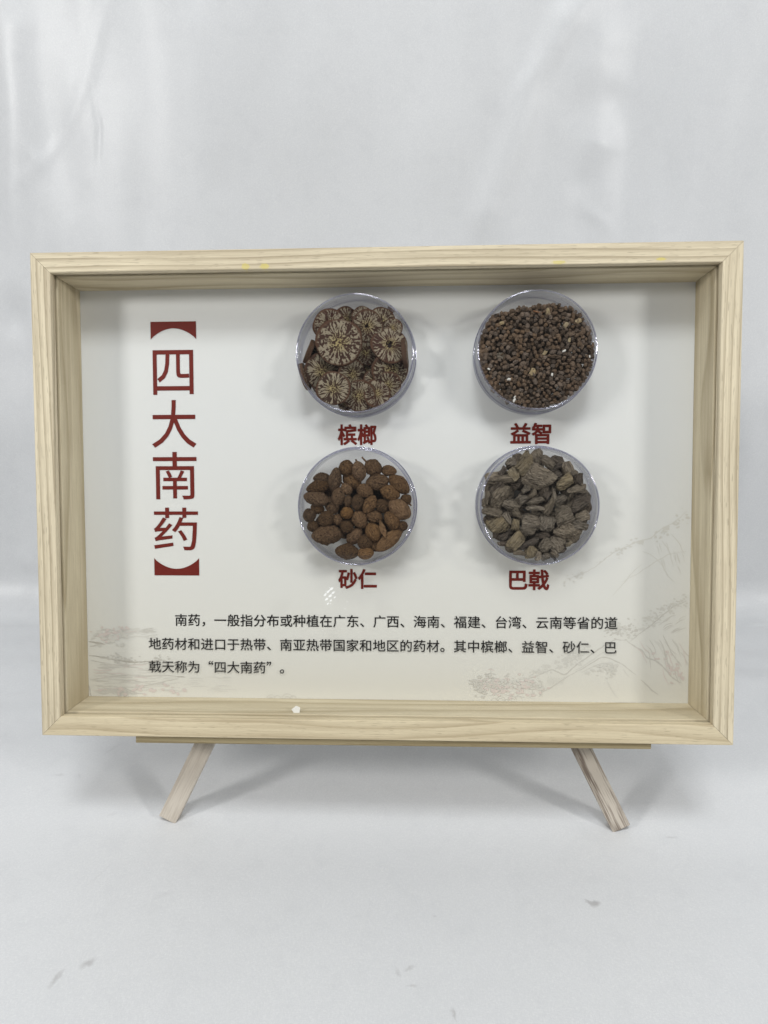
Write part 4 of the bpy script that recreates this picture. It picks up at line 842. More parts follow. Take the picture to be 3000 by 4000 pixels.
    (0, 2.823259296315796, [-1400, -1314, -1363, -1311, -1295, -1313]),
    (0, 1.5358865297373119, [-1540, -1383, -1503, -1380, -1465, -1381]),
    (0, 1.7119184995796277, [-1444, -1359, -1407, -1356, -1330, -1355]),
    (0, 1.9706777405870899, [-1534, -1352, -1496, -1349, -1447, -1347]),
    (0, 2.8180948891472983, [-1242, -1385, -1205, -1382, -1165, -1387]),
    (0, 1.9738154951995304, [-1293, -1305, -1256, -1302, -1167, -1308]),
    (0, 2.5468810870729843, [-1715, -1374, -1678, -1371, -1611, -1373]),
    (0, 2.964406036399329, [-1578, -1408, -1541, -1405, -1467, -1405]),
    (0, 1.9108381778328092, [-1217, -1405, -1179, -1402, -1124, -1408]),
    (0, 2.668388177959123, [-1517, -1408, -1479, -1405, -1423, -1404]),
    (0, 2.536721853872372, [-1188, -1311, -1151, -1308, -1106, -1312]),
    (0, 1.909947935929699, [-1412, -1333, -1375, -1330, -1290, -1332]),
    (0, 2.9657015573337753, [-1653, -1360, -1615, -1357, -1523, -1355]),
    (0, 2.5017011101169535, [-1583, -1316, -1546, -1314, -1486, -1311]),
    (0, 2.861093279481028, [-1154, -1305, -1117, -1302, -1091, -1305]),
    (0, 2.352844108870238, [-1390, -1347, -1352, -1344, -1315, -1351]),
    (0, 2.6012809412342093, [-1606, -1322, -1568, -1319, -1541, -1324]),
    (0, 2.4328690818879637, [-1631, -1403, -1594, -1400, -1500, -1402]),
    (0, 1.5903262069064572, [-1724, -1403, -1686, -1400, -1657, -1405]),
    (0, 2.2252404032237316, [-1159, -1333, -1122, -1330, -1094, -1330]),
    (0, 2.9751092961488834, [-1210, -1368, -1173, -1365, -1093, -1367]),
    (1, 2.2, [-834, -1457, -832, -1445, -825, -1436, -816, -1429, -804, -1427, -793, -1429, -783, -1435, -777, -1445, -775, -1456]),
    (1, 2.2, [-818, -1456, -817, -1451, -814, -1447, -810, -1444, -804, -1443, -799, -1444, -795, -1447, -792, -1451, -791, -1456]),
    (1, 2.2, [-784, -1459, -782, -1449, -776, -1441, -768, -1436, -759, -1434, -749, -1435, -741, -1441, -736, -1448, -734, -1458]),
    (1, 2.2, [-725, -1457, -721, -1441, -713, -1428, -700, -1420, -685, -1417, -670, -1419, -657, -1428, -649, -1441, -646, -1456]),
    (1, 2.2, [-704, -1456, -702, -1449, -698, -1443, -692, -1439, -685, -1438, -678, -1439, -672, -1443, -668, -1449, -667, -1456]),
    (1, 2.2, [-663, -1455, -661, -1446, -657, -1439, -649, -1434, -641, -1432, -632, -1434, -625, -1438, -621, -1446, -619, -1454]),
]
DABS = [
    (0, 26, 22, 1600, -392, 1810, -323),
    (0, 36, 26, 1876, -318, 2110, -126),
    (1, 8, 10, 1490, -483, 1567, -431),
    (0, 46, 20, 1047, -1260, 1194, -1200),
    (0, 40, 26, 1194, -1177, 1396, -1141),
    (0, 44, 20, 1284, -1170, 1463, -1060),
    (1, 46, 26, 1574, -973, 1763, -931),
    (0, 26, 24, 1618, -898, 1730, -977),
    (0, 44, 22, 1785, -920, 1951, -816),
    (0, 36, 24, 1928, -793, 2110, -741),
    (2, 44, 36, 729, -1333, 832, -1355),
    (1, 30, 26, 740, -1286, 798, -1355),
    (2, 40, 36, 889, -1342, 1127, -1386),
    (0, 60, 26, 854, -1320, 1104, -1351),
    (1, 40, 28, 649, -1310, 706, -1379),
    (0, 30, 26, 1464, -1221, 1644, -1196),
    (0, 18, 24, 1565, -1196, 1622, -1253),
    (2, 24, 30, 1933, -1113, 2091, -1248),
    (0, 18, 20, 1284, -586, 1390, -551),
    (1, 40, 20, -1971, -1163, -1784, -1186),
    (1, 20, 16, -1634, -1178, -1547, -1190),
    (2, 30, 34, -2106, -996, -1843, -994),
    (0, 30, 34, -2094, -1033, -1868, -1019),
    (1, 10, 8, -294, -1450, -257, -1447),
    (2, 30, 36, -2040, -1419, -1476, -1400),
]
def landscape():
    verts, faces, idx = [], [], []
    lay = [0.0]
    def y():
        lay[0] -= 2.5e-7; return lay[0]
    for col, wid, pts in STROKES:
        n = len(pts)//2
        P = [Vector((pts[2*i]/1e4, pts[2*i+1]/1e4)) for i in range(n)]
        fine = []
        for a, e in zip(P, P[1:]):
            k = max(2, int((e-a).length/0.0012))
            fine += [a.lerp(e, i/k) for i in range(k)]
        fine.append(P[-1])
        for _ in range(3):
            fine = [fine[0]]+[(fine[i-1]+fine[i]*2+fine[i+1])/4 for i in range(1, len(fine)-1)]+[fine[-1]]
        yy = y(); st = len(verts)
        for i, p in enumerate(fine):
            t = (fine[min(i+1, len(fine)-1)]-fine[max(i-1, 0)])
            if t.length < 1e-9: t = Vector((1, 0))
            t.normalize(); nn = Vector((-t.y, t.x))
            u = i/(len(fine)-1)
            ww = 1.2*wid/1e4*(0.25+0.75*math.sin(math.pi*min(1, max(0, u)))**0.5)*(0.75+0.5*noise.noise((p.x*700, p.y*700, yy*1e6)))
            j = noise.noise((p.x*260, p.y*260, 3.0))*0.0005
            verts.append((p.x+nn.x*(ww+j), yy, p.y+nn.y*(ww+j))); verts.append((p.x-nn.x*(ww-j), yy, p.y-nn.y*(ww-j)))
        for i in range(len(fine)-1):
            faces.append((st+2*i, st+2*i+1, st+2*i+3, st+2*i+2)); idx.append(col)
    rg = random.Random(3)
    for col, n, size, x0, z0, x1, z1 in DABS:
        for k in range(n):
            u = rg.random(); cx = (x0+(x1-x0)*u)/1e4; cz = (z0+(z1-z0)*u)/1e4
            cx += rg.gauss(0, size*0.9)/1e4; cz += rg.gauss(0, size*0.9)/1e4
            if not (-0.2120 < cx < 0.2120 and -0.1440 < cz): continue
            rx = size/1e4*rg.uniform(0.25, 0.62); rz = rx*rg.uniform(0.35, 0.8); an = rg.uniform(-0.6, 0.6)
            yy = y(); st = len(verts); m = 7
            for i in range(m):
                a = 2*math.pi*i/m; q = rg.uniform(0.7, 1.2)
                ex, ez = rx*q*math.cos(a), rz*q*math.sin(a)
                verts.append((cx+ex*math.cos(an)-ez*math.sin(an), yy, cz+ex*math.sin(an)+ez*math.cos(an)))
            faces.append(tuple(range(st, st+m))); idx.append(col)
    return mesh_from(verts, faces, False, idx)
o = link("landscape_print", landscape(), INK, card); o.matrix_basis = Matrix.Translation((0, CARD-0.00008, 0))
o['label'] = "pale grey and pink ink landscape of hills and trees"

# ---- reflection in the glass, painted as small white flecks on the pane
M_glint = NT("painted_glint_white")
tr_ = M_glint.n('BsdfTransparent'); df_ = M_glint.n('BsdfDiffuse'); df_.inputs[0].default_value = (0.9, 0.9, 0.88, 1)
mx_ = M_glint.n('MixShader'); mx_.inputs[0].default_value = 0.95
M_glint.l(tr_.outputs[0], mx_.inputs[1]); M_glint.l(df_.outputs[0], mx_.inputs[2]); M_glint.l(mx_.outputs[0], M_glint.out.inputs[0])
M_glint = M_glint.m
def glint_mesh():
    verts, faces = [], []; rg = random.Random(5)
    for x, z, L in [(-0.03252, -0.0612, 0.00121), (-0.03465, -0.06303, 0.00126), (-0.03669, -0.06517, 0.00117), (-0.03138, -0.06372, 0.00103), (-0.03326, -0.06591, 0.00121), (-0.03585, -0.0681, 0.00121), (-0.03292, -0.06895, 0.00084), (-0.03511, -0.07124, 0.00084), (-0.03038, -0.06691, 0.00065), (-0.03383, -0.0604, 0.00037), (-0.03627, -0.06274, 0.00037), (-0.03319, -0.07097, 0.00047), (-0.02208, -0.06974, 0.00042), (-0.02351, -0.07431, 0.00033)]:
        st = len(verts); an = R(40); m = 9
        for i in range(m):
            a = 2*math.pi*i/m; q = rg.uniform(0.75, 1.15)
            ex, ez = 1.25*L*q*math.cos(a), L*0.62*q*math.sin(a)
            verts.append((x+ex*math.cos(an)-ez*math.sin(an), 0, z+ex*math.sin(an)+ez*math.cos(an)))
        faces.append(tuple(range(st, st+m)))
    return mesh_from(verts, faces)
o = link("painted_glints", glint_mesh(), M_glint, glass); o.matrix_basis = Matrix.Translation((0, LIP+0.0001, 0))

# ------------------------------------------------------------------ the easel
easel = link("tabletop_easel", None)
easel.matrix_basis = Matrix.Translation((0.0055, 0.01, 0))
tag(easel, "small wooden tabletop easel with splayed legs under the pine frame", "easel")
E_IN = easel.matrix_basis.inverted() @ FRAME
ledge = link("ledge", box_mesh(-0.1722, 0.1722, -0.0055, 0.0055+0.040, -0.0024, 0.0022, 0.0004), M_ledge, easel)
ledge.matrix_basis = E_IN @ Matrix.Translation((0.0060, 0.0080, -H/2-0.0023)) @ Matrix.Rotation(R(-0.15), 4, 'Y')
FLOOR_Z = (-0.246 + 0.0446*math.sin(LEAN))/math.cos(LEAN)
for sgn, m in ((-1, M_leg_pale), (1, M_leg_dark)):
    a = R(26.4)
    hw, L = 0.0068, 0.345
    me = box_mesh(-hw, hw, 0.0, 0.0095, 0.0, L, 0.0006)
    lowest = hw*math.sin(a)
    o = link("leg", me, m, easel)
    o.matrix_basis = E_IN @ Matrix.Translation((0.0055+sgn*0.1662, 0.0446, FLOOR_Z+lowest-0.0006)) @ Matrix.Rotation(-sgn*a, 4, 'Y') @ Matrix.Translation((0, 0.0 if sgn < 0 else 0.0002, 0))
    if sgn < 0: o['label'] = "pale plain wooden leg"
    else: o['label'] = "dark streaked wooden leg"
o = link("crossbar", box_mesh(-0.135, 0.135, 0, 0.008, -0.007, 0.007, 0.0005), M_leg_pale, easel)
o.matrix_basis = E_IN @ Matrix.Translation((0.0055, 0.0546, -0.150))
o = link("rear_leg", box_mesh(-0.006, 0.006, -0.0045, 0.0045, 0, 0.345, 0.0005), M_leg_pale, easel)
top = FRAME @ Vector((0.0055, 0.062, 0.06)); foot = Vector((0.0055, top.y+0.145, 0.002))
o.matrix_basis = easel.matrix_basis.inverted() @ Matrix.Translation(foot) @ (top-foot).to_track_quat('Z', 'Y').to_matrix().to_4x4()

# ------------------------------------------------------------------ round clear boxes
def plastic_box(x, z, rad, label, spin=0.0):
    root = link("plastic_box", None)
    root.matrix_basis = FRAME @ Matrix.Translation((x, CARD, z)) @ Matrix.Rotation(spin, 4, 'Y')
    tag(root, label, "clear box", "round clear boxes on the printed card")
    k = rad
    cup = [(0, -.0258), (k-.0011, -.0258), (k-.0003, -.0255), (k, -.0248), (k, -.0045), (k-.0011, -.0045), (k-.0011, -.0238), (k-.0015, -.0246), (k-.0024, -.02475), (0, -.0247)]
    o = link("cup", lathe(cup), M_plastic, root)
    lid = [(0, -.0003), (k+.0012, -.0003), (k+.0015, -.0007), (k+.0015, -.0096), (k+.0003, -.0098), (k+.0003, -.0016), (0, -.0015)]
    q = link("lid", lathe(lid), M_plastic, root)
    ring = lambda r0, y0, r1: [(r0+r1*math.cos(a*math.pi/5), y0+r1*math.sin(a*math.pi/5)) for a in range(10)]
    link("rim", lathe(ring(k-.0005, -.0256, .00062)), M_rim, root)
    link("rim", lathe(ring(k+.0012, -.0096, .00030)), M_rim, root)
    link("rim", lathe(ring(k+.0010, -.0006, .00034)), M_rim, root)
    for e in (o, q): e.data.set_sharp_from_angle(angle=R(28))
    return root
BOX = {1: (-0.01667, 0.09562, .0394), 2: (0.10343, 0.09652, .0391), 3: (-0.01611, -0.00653, .0394), 4: (0.10574, -0.00617, .0393)}
plastic_box(*BOX[1], "round clear plastic box of marbled betel nut slices, upper left on the card")
plastic_box(*BOX[2], "round clear plastic box full of tiny dark seeds, upper right on the card", 0.4)
plastic_box(*BOX[3], "round clear plastic box of oval brown seed pods, lower left on the card", 1.1)
plastic_box(*BOX[4], "round clear plastic box of grey-brown chopped root, lower right on the card", 2.3)
FRONT = CARD-0.0246               # inner face of each box's clear front
RY = lambda a: Matrix.Rotation(-R(a), 4, 'Y')     # positive angle turns counter-clockwise as seen

def keep_in(x, z, rad, lim):
    d = math.hypot(x, z)
    if d+rad > lim and d > 1e-6:
        k = max(0.0, lim-rad)/d; x *= k; z *= k
    return x, z

# ---- betel nut slices
def disc_mesh(seed, hole=0.0, hx=0.0, hz=0.0, thick=0.22, wob=0.05):
    verts, faces, idx = [], [], []
    n = 44; rings = [0.0, 0.07, 0.14, 0.21, 0.3, 0.45, 0.6, 0.75, 0.88, 0.96, 1.0]
    def R_(a): return 1+wob*2*noise.noise((math.cos(a)*1.1+seed*5.3, math.sin(a)*1.1, seed*1.7))
    start = []
    for r in rings:
        start.append(len(verts))
        if r == 0: verts.append((hx, 0, hz)); continue
        for i in range(n):
            a = 2*math.pi*i/n
            k = R_(a)*r
            sh = max(0, 1-r*1.6)
            verts.append((math.cos(a)*k+hx*sh, 0, math.sin(a)*k+hz*sh))
    for i, v in enumerate(verts):
        rr = math.hypot(v[0], v[2])
        d = -0.03*(1-rr*rr)+0.02*noise.noise((v[0]*3+seed, v[2]*3, seed))
        if rr > 0.97: d += 0.03
        verts[i] = (v[0], d, v[2])
    for k in range(1, len(rings)):
        for i in range(n):
            j = (i+1) % n
            if k == 1: faces.append((start[0], start[1]+j, start[1]+i))
            else: faces.append((start[k-1]+i, start[k-1]+j, start[k]+j, start[k]+i))
            rad = rings[k]
            inside = hole > 0 and rad <= hole*(1+0.8*noise.noise((math.cos(6.28*i/n)*1.5+seed, math.sin(6.28*i/n)*1.5, 3.3)))
            idx.append(1 if inside else 0)
    if hole > 0:
        for k, r in enumerate(rings):
            if r < hole*0.75:
                cnt = 1 if r == 0 else n
                for q in range(start[k], start[k]+cnt):
                    v = verts[q]; verts[q] = (v[0], v[1]+0.16, v[2])
    b0 = start[-1]; s2 = len(verts)
    for lvl, (rr, d) in enumerate(((1.02, thick*0.45), (0.97, thick), (0.0, thick))):
        if rr == 0: verts.append((0, d, 0)); continue
        for i in range(n):
            x, y, z = verts[b0+i]; verts.append((x*rr, d, z*rr))
    for i in range(n):
        j = (i+1) % n
        faces.append((b0+i, b0+j, s2+j, s2+i)); idx.append(2)
        faces.append((s2+i, s2+j, s2+n+j, s2+n+i)); idx.append(2)
        faces.append((s2+n+i, s2+n+j, s2+2*n)); idx.append(2)
    me = mesh_from(verts, faces, True, idx)
    bm = bmesh.new(); bm.from_mesh(me); bmesh.ops.recalc_face_normals(bm, faces=bm.faces); bm.to_mesh(me); bm.free()
    me.set_sharp_from_angle(angle=R(40))
    return me
M_hollow = plain("dark_hollow", (0.018, 0.009, 0.007), 0.8)
# px, py and radius in the box's own picture units; layer, squash, squash direction, hole, label
SL = [
 (615, 645, 218, 0.2, 1, 0, 0, "largest betel slice, finely marbled with yellowish centre"),
 (920, 465, 148, 0.3, .97, 20, .14, "betel slice with small black hole at centre, right of the largest slice's top"),
 (1165, 665, 175, 0.5, .96, 40, .2, "betel slice with long black slit, near the box's right wall"),
 (505, 450, 158, 1.0, .97, 0, 0, "pale tan betel slice tucked behind the largest slice's upper left"),
 (685, 365, 118, 1.5, .9, 0, 0, "speckled betel slice behind the top edge of the largest slice"),
 (412, 940, 168, 0.5, .93, 60, 0, "betel slice with white starburst centre, below the largest slice's left"),
 (525, 1180, 156, 0.1, 1, 0, 0, "reddish rimmed betel slice at the lower left front"),
 (748, 975, 140, 0.6, .86, 70, 0, "oval tilted betel slice in the middle under the largest slice"),
 (1170, 935, 182, 0.6, .88, -30, 0, "yellow and red streaked betel slice under the slitted slice"),
 (830, 1268, 152, 0.3, .93, 0, 0, "maze-patterned betel slice at the bottom centre"),
 (1030, 1205, 128, 0.9, .95, 0, 0, "dull brown betel slice half behind the bottom centre slice"),
 (895, 730, 125, 1.4, .95, 0, 0, "striped betel slice in the gap right of the largest slice"),
 (1090, 385, 138, 1.3, .95, 0, 0, "dull mauve betel slice behind the upper right slices"),
 (860, 345, 98, 1.8, 1, 0, 0, "reddish dark betel slice peeping out at the top"),
 (1195, 475, 92, 1.9, 1, 0, 0, "small brown betel slice behind the upper right edge"),
 (1195, 1145, 128, 1.3, .9, 0, 0, "mottled betel slice low at the right wall"),
 (985, 1035, 95, 1.2, .9, 30, 0, "reddish betel slice in the gap left of the streaked slice"),
]
DEEP = [(380, 720, 120), (560, 930, 140), (880, 900, 130), (700, 1150, 140), (980, 600, 120), (400, 1090, 120), (1220, 820, 120), (740, 560, 150), (940, 1330, 90), (650, 1330, 80), (1080, 560, 120), (330, 1040, 90)]
GB = "betel nut slices in the upper left box"
bx, bz, brad = BOX[1]
PX1 = .0394/642
for k, (px, py, rr, layer, sq, sa, hole, lab) in enumerate(SL):
    me = disc_mesh(k+1.0, hole, 0.05*(k % 3-1), 0.05*((k*2) % 3-1))
    o = link("betel_nut_slice", me, [M_betel, M_hollow, M_bark])
    rad = rr*PX1*1.18
    x, z = keep_in((px-790)*PX1, -(py-771)*PX1, rad*0.95, .0380)
    tilt = math.acos(sq)
    o.matrix_basis = FRAME @ Matrix.Translation((bx+x, FRONT+0.0016+rad*math.sin(tilt)+layer*0.0042, bz+z)) @ RY(sa) @ Matrix.Rotation(tilt, 4, 'X' if k % 2 else 'Z') @ RY(k*37) @ Matrix.Scale(rad, 4)
    tag(o, lab, "nut slice", GB)
for k, (px, py, rr) in enumerate(DEEP):
    o = link("betel_nut_slice", disc_mesh(40.0+k), [M_betel, M_hollow, M_bark])
    rad = rr*PX1
    x, z = keep_in((px-790)*PX1, -(py-771)*PX1, rad, .0378)
    o.matrix_basis = FRAME @ Matrix.Translation((bx+x, FRONT+0.0125+0.0016*(k % 4), bz+z)) @ Matrix.Rotation(R(12*((k % 3)-1)), 4, 'X') @ RY(k*71) @ Matrix.Scale(rad, 4)
    tag(o, "betel slice lying deep in the pile, mostly hidden in the dark gaps", "nut slice", GB)
for k, (px, py, ln, wd, an, lab) in enumerate([
   (243, 712, 135, 50, 68, "brown betel slice standing on edge at the left wall, its rind outward"),
   (238, 985, 155, 26, -74, "thin betel slice on edge at the lower left wall"),
   (1352, 748, 160, 26, -84, "thin betel slice on edge against the right wall")]):
    o = link("betel_nut_slice", disc_mesh(70.0+k, thick=0.42 if k == 0 else 0.3), [M_betel, M_hollow, M_bark])
    rad = ln*PX1
    o.matrix_basis = FRAME @ Matrix.Translation((bx+(px-790)*PX1, FRONT+rad+0.001, bz-(py-771)*PX1)) @ RY(an) @ Matrix.Rotation(R(-78 if k == 0 else -86), 4, 'X') @ Matrix.Scale(rad, 4)
    tag(o, lab, "nut slice", GB)

# ---- lumpy bodies: pods, roots, seeds
def ico(sub):
    bm = bmesh.new(); bmesh.ops.create_icosphere(bm, subdivisions=sub, radius=1.0)
    V = [v.co.copy() for v in bm.verts]; F = [tuple(v.index for v in f.verts) for f in bm.faces]; bm.free()
    return V, F
ICO4, ICO3, ICO2 = ico(4), ico(3), ico(2)
def pod_mesh(L, Wd, seed, ridged=False, warts=1.0):
    V, F = ICO4; out = []
    for v in V:
        u = v.x; rr = math.sqrt(max(0, 1-u*u)); tap = max(0, 1-abs(u)**1.9)**0.62
        a = math.atan2(v.z, v.y)
        k = 1+0.10*noise.noise((v.x*1.3+seed, v.y*1.3, v.z*1.3))
        k += warts*0.15*noise.noise((v.x*6.5*L/Wd, v.y*6.5+seed*3, v.z*6.5)) + warts*0.10*noise.noise((v.x*13*L/Wd, v.y*13, v.z*13+seed))
        k += (0.075 if ridged else 0.025)*math.cos(a*(11 if ridged else 3)+seed+u*0.8)
        q = tap/rr if rr > 1e-4 else 0.3
        out.append((u*L/2*(0.97+0.03*k)+0.05*Wd*(v.y**2), v.y*q*Wd/2*k*0.92, v.z*q*Wd/2*k))
    return mesh_from(out, F, True)
def stub_mesh(L, r0, r1, seed=0):
    verts, faces = [], []; n = 8; m = 5
    for j in range(m+1):
        u = j/m; rr = r0+(r1-r0)*u; rr *= 1.25 if j == m else 1
        for i in range(n):
            a = 2*math.pi*i/n
            verts.append((L*u, rr*math.cos(a)+0.25*L*u*u*math.sin(seed), rr*math.sin(a)+0.25*L*u*u*math.cos(seed)))
    for j in range(m):
        for i in range(n):
            faces.append((j*n+i, j*n+(i+1) % n, (j+1)*n+(i+1) % n, (j+1)*n+i))
    faces.append(tuple(m*n+i for i in range(n)))
    return mesh_from(verts, faces, True)
PODS = [  # px, py, length, width, angle, layer, look (0 dark 1 tan), ridged, stem end (0 none, 1 +, -1 -), label
 (685, 298, 168, 158, 0, .6, 0, 0, 0, "roundish dark pod with a ring scar at the top left of the heap"),
 (830, 327, 205, 132, -75, .2, 0, 0, -1, "upright dark pod at the top centre of the heap"),
 (985, 288, 190, 150, -40, .3, 0, 0, -1, "warty pod with a long knobbed stalk at the very top"),
 (1155, 325, 165, 100, -8, .9, 0, 0, 0, "small smooth pod at the top right beside the stalked pod"),
 (410, 405, 178, 100, 2, 1.0, 0, 0, 0, "dark pod lying level at the upper left edge"),
 (560, 430, 270, 118, 80, .5, 0, 0, 0, "long upright dark pod at the upper left"),
 (745, 440, 215, 150, -35, .9, 0, 0, 1, "dark pod with a hollow stalk ring, under the two top centre pods"),
 (375, 500, 255, 122, 15, .5, 0, 0, 0, "warty pod leaning left just below the level upper left pod"),
 (1030, 447, 240, 150, 8, .4, 0, 0, 0, "fat warty pod below the stalked top pod"),
 (1270, 475, 262, 142, -42, .6, 0, 0, 0, "long pod slanting down along the upper right wall"),
 (350, 630, 272, 142, -12, .1, 0, 0, 1, "long grey-brown pod jutting to the left wall"),
 (690, 525, 135, 105, -50, .6, 0, 0, -1, "small stalked pod in the upper middle"),
 (600, 607, 190, 122, 82, .2, 0, 1, -1, "smooth upright olive pod left of the middle"),
 (890, 545, 182, 132, -28, .5, 0, 0, 0, "very warty pod just above the middle"),
 (1170, 565, 212, 132, -22, .3, 0, 0, -1, "stalked pod right of the very warty pod"),
 (705, 660, 122, 78, 82, .5, 0, 1, 0, "smallest upright pod near the middle"),
 (812, 675, 168, 120, 86, .2, 0, 0, 0, "neat oval pod standing in the centre"),
 (945, 697, 205, 120, 60, .3, 0, 0, 0, "leaning warty pod just right of the centre oval"),
 (1080, 715, 145, 128, 40, .5, 0, 1, -1, "ridged squat pod with round scar, left of the big tan pod"),
 (1275, 752, 262, 180, -38, .1, 1, 0, 0, "large smooth orange tan pod by the right wall"),
 (1345, 645, 118, 108, -50, .9, 0, 0, 1, "small round pod against the right wall above the tan pod"),
 (525, 712, 182, 122, -68, .8, 0, 0, 0, "dim pod behind the smooth olive pod"),
 (360, 742, 145, 105, -18, 1.0, 0, 0, 0, "dim pod beneath the pod jutting to the left wall"),
 (272, 820, 150, 120, -72, .4, 0, 0, 0, "dark pod upright against the left wall"),
 (460, 856, 182, 140, 52, .2, 0, 0, 0, "rounded coarse pod at the left, beside the wall pods"),
 (690, 790, 135, 112, 18, .4, 1, 1, 0, "split yellowish pod just below the middle"),
 (837, 860, 190, 142, -66, .3, 0, 0, 0, "plump pod below the centre oval"),
 (1000, 835, 172, 112, -15, .5, 0, 1, 0, "ridged pod lying level right of the plump pod"),
 (1188, 870, 205, 140, -58, .3, 0, 0, -1, "pear shaped pod with a stalk under the big tan pod"),
 (580, 870, 125, 115, 0, 1.0, 0, 0, 0, "dim rounded pod between the coarse pod and the split pod"),
 (312, 940, 132, 112, -52, .6, 0, 0, 1, "small ringed pod low at the left wall"),
 (690, 945, 140, 116, -22, .4, 0, 1, 1, "small bristly pod below the split pod"),
 (472, 1037, 325, 182, 4, .1, 0, 0, 1, "longest pod, dark and level at the lower left"),
 (985, 1002, 205, 142, -62, .2, 1, 1, -1, "strongly ridged tan pod at the lower right of centre"),
 (1310, 935, 105, 96, 0, .7, 0, 0, 0, "tiny round pod against the lower right wall"),
 (772, 1052, 212, 132, 46, .9, 0, 0, 0, "dim greyish pod in the lower middle"),
 (890, 1120, 165, 145, 88, .3, 0, 0, -1, "upright brown pod at the lower centre"),
 (1175, 1108, 335, 132, 40, .3, 1, 1, 0, "long orange ridged pod along the lower right wall"),
 (692, 1222, 252, 145, -4, .3, 0, 0, 0, "dusty dark pod alone at the bottom"),
 (897, 1235, 172, 120, 8, .4, 1, 1, 0, "tan pod at the bottom right of the dusty pod"),
 (1008, 1158, 135, 112, -32, .9, 0, 0, 0, "dark pod under the long orange pod's lower end")]
DEEP3 = [(430, 640), (780, 560), (850, 970), (640, 760), (1240, 1000), (1120, 645), (500, 560), (1000, 920), (720, 880), (620, 990), (930, 620), (1090, 1000), (400, 930), (1180, 720), (880, 760), (760, 470), (560, 960), (1000, 560)]
GP = "seed pods in the lower left box"
bx, bz, brad = BOX[3]
PX3 = .0394/641
for k, (px, py, ln, wd, an, layer, look, rid, stem, lab) in enumerate(PODS):
    L, Wd = ln*PX3*1.12, wd*PX3*1.2
    root = link("cardamom_pod", pod_mesh(L, Wd, k*1.37+2, bool(rid), 0.5 if look else 1.0), M_pod_warm if look else M_pod)
    x, z = (px-806)*PX3, -(py-718)*PX3
    x, z = keep_in(x, z, (L*0.35+Wd*0.35)/2+.0008, .0382)
    root.matrix_basis = FRAME @ Matrix.Translation((bx+x, FRONT+Wd*0.48+0.0004+layer*0.0045, bz+z)) @ RY(an) @ Matrix.Rotation(R(6*((k*7) % 5-2)), 4, 'Z')
    tag(root, lab, "seed pod", GP)
    if stem:
        long_ = 0.0042 if "long knobbed" in lab else 0.0017
        st = link("stalk", stub_mesh(long_, 0.0007, 0.00055, k), M_husk if look else M_pod, root)
        st.matrix_basis = (Matrix.Translation((stem*L*0.47, 0, 0)) @ (Matrix.Rotation(math.pi, 4, 'Y') if stem < 0 else Matrix.Identity(4)))
for k, (px, py) in enumerate(DEEP3):
    Wd = random.uniform(.009, .0105)
    o = link("cardamom_pod", pod_mesh(Wd*1.45, Wd, k*2.1+60), M_pod)
    x, z = keep_in((px-806)*PX3, -(py-718)*PX3, .006, .0370)
    o.matrix_basis = FRAME @ Matrix.Translation((bx+x, FRONT+0.0145+0.002*(k % 2), bz+z)) @ RY(k*53)
    tag(o, "dark pod lying deep under the pods on top, seen only in gaps", "seed pod", GP)
def flake_mesh(L, Wd):
    verts, faces = [], []; n, m = 10, 4
    for i in range(n+1):
        u = i/n; w = Wd/2*math.sin(math.pi*(0.06+0.9*u))**1.4
        for s_ in (0, 1):
            for j in range(m+1):
                q = j/m*2-1
                verts.append(((u-0.5)*L, 0.0008*math.cos(q*1.4)*-1+0.0012*math.sin(u*4)+s_*0.0003, q*w))
    s = 2*(m+1)
    for i in range(n):
        for h in (0, m+1):
            for j in range(m):
                f = (i*s+h+j, i*s+h+j+1, (i+1)*s+h+j+1, (i+1)*s+h+j); faces.append(f)
    return mesh_from(verts, faces, True)
o = link("pod_husk", flake_mesh(0.0135, 0.0042), M_pod_warm)
o.matrix_basis = FRAME @ Matrix.Translation((bx+(1092-806)*PX3, FRONT+0.0022, bz-(968-718)*PX3)) @ RY(-72)
tag(o, "thin curled tan husk sliver standing beside the strongly ridged pod", "husk")

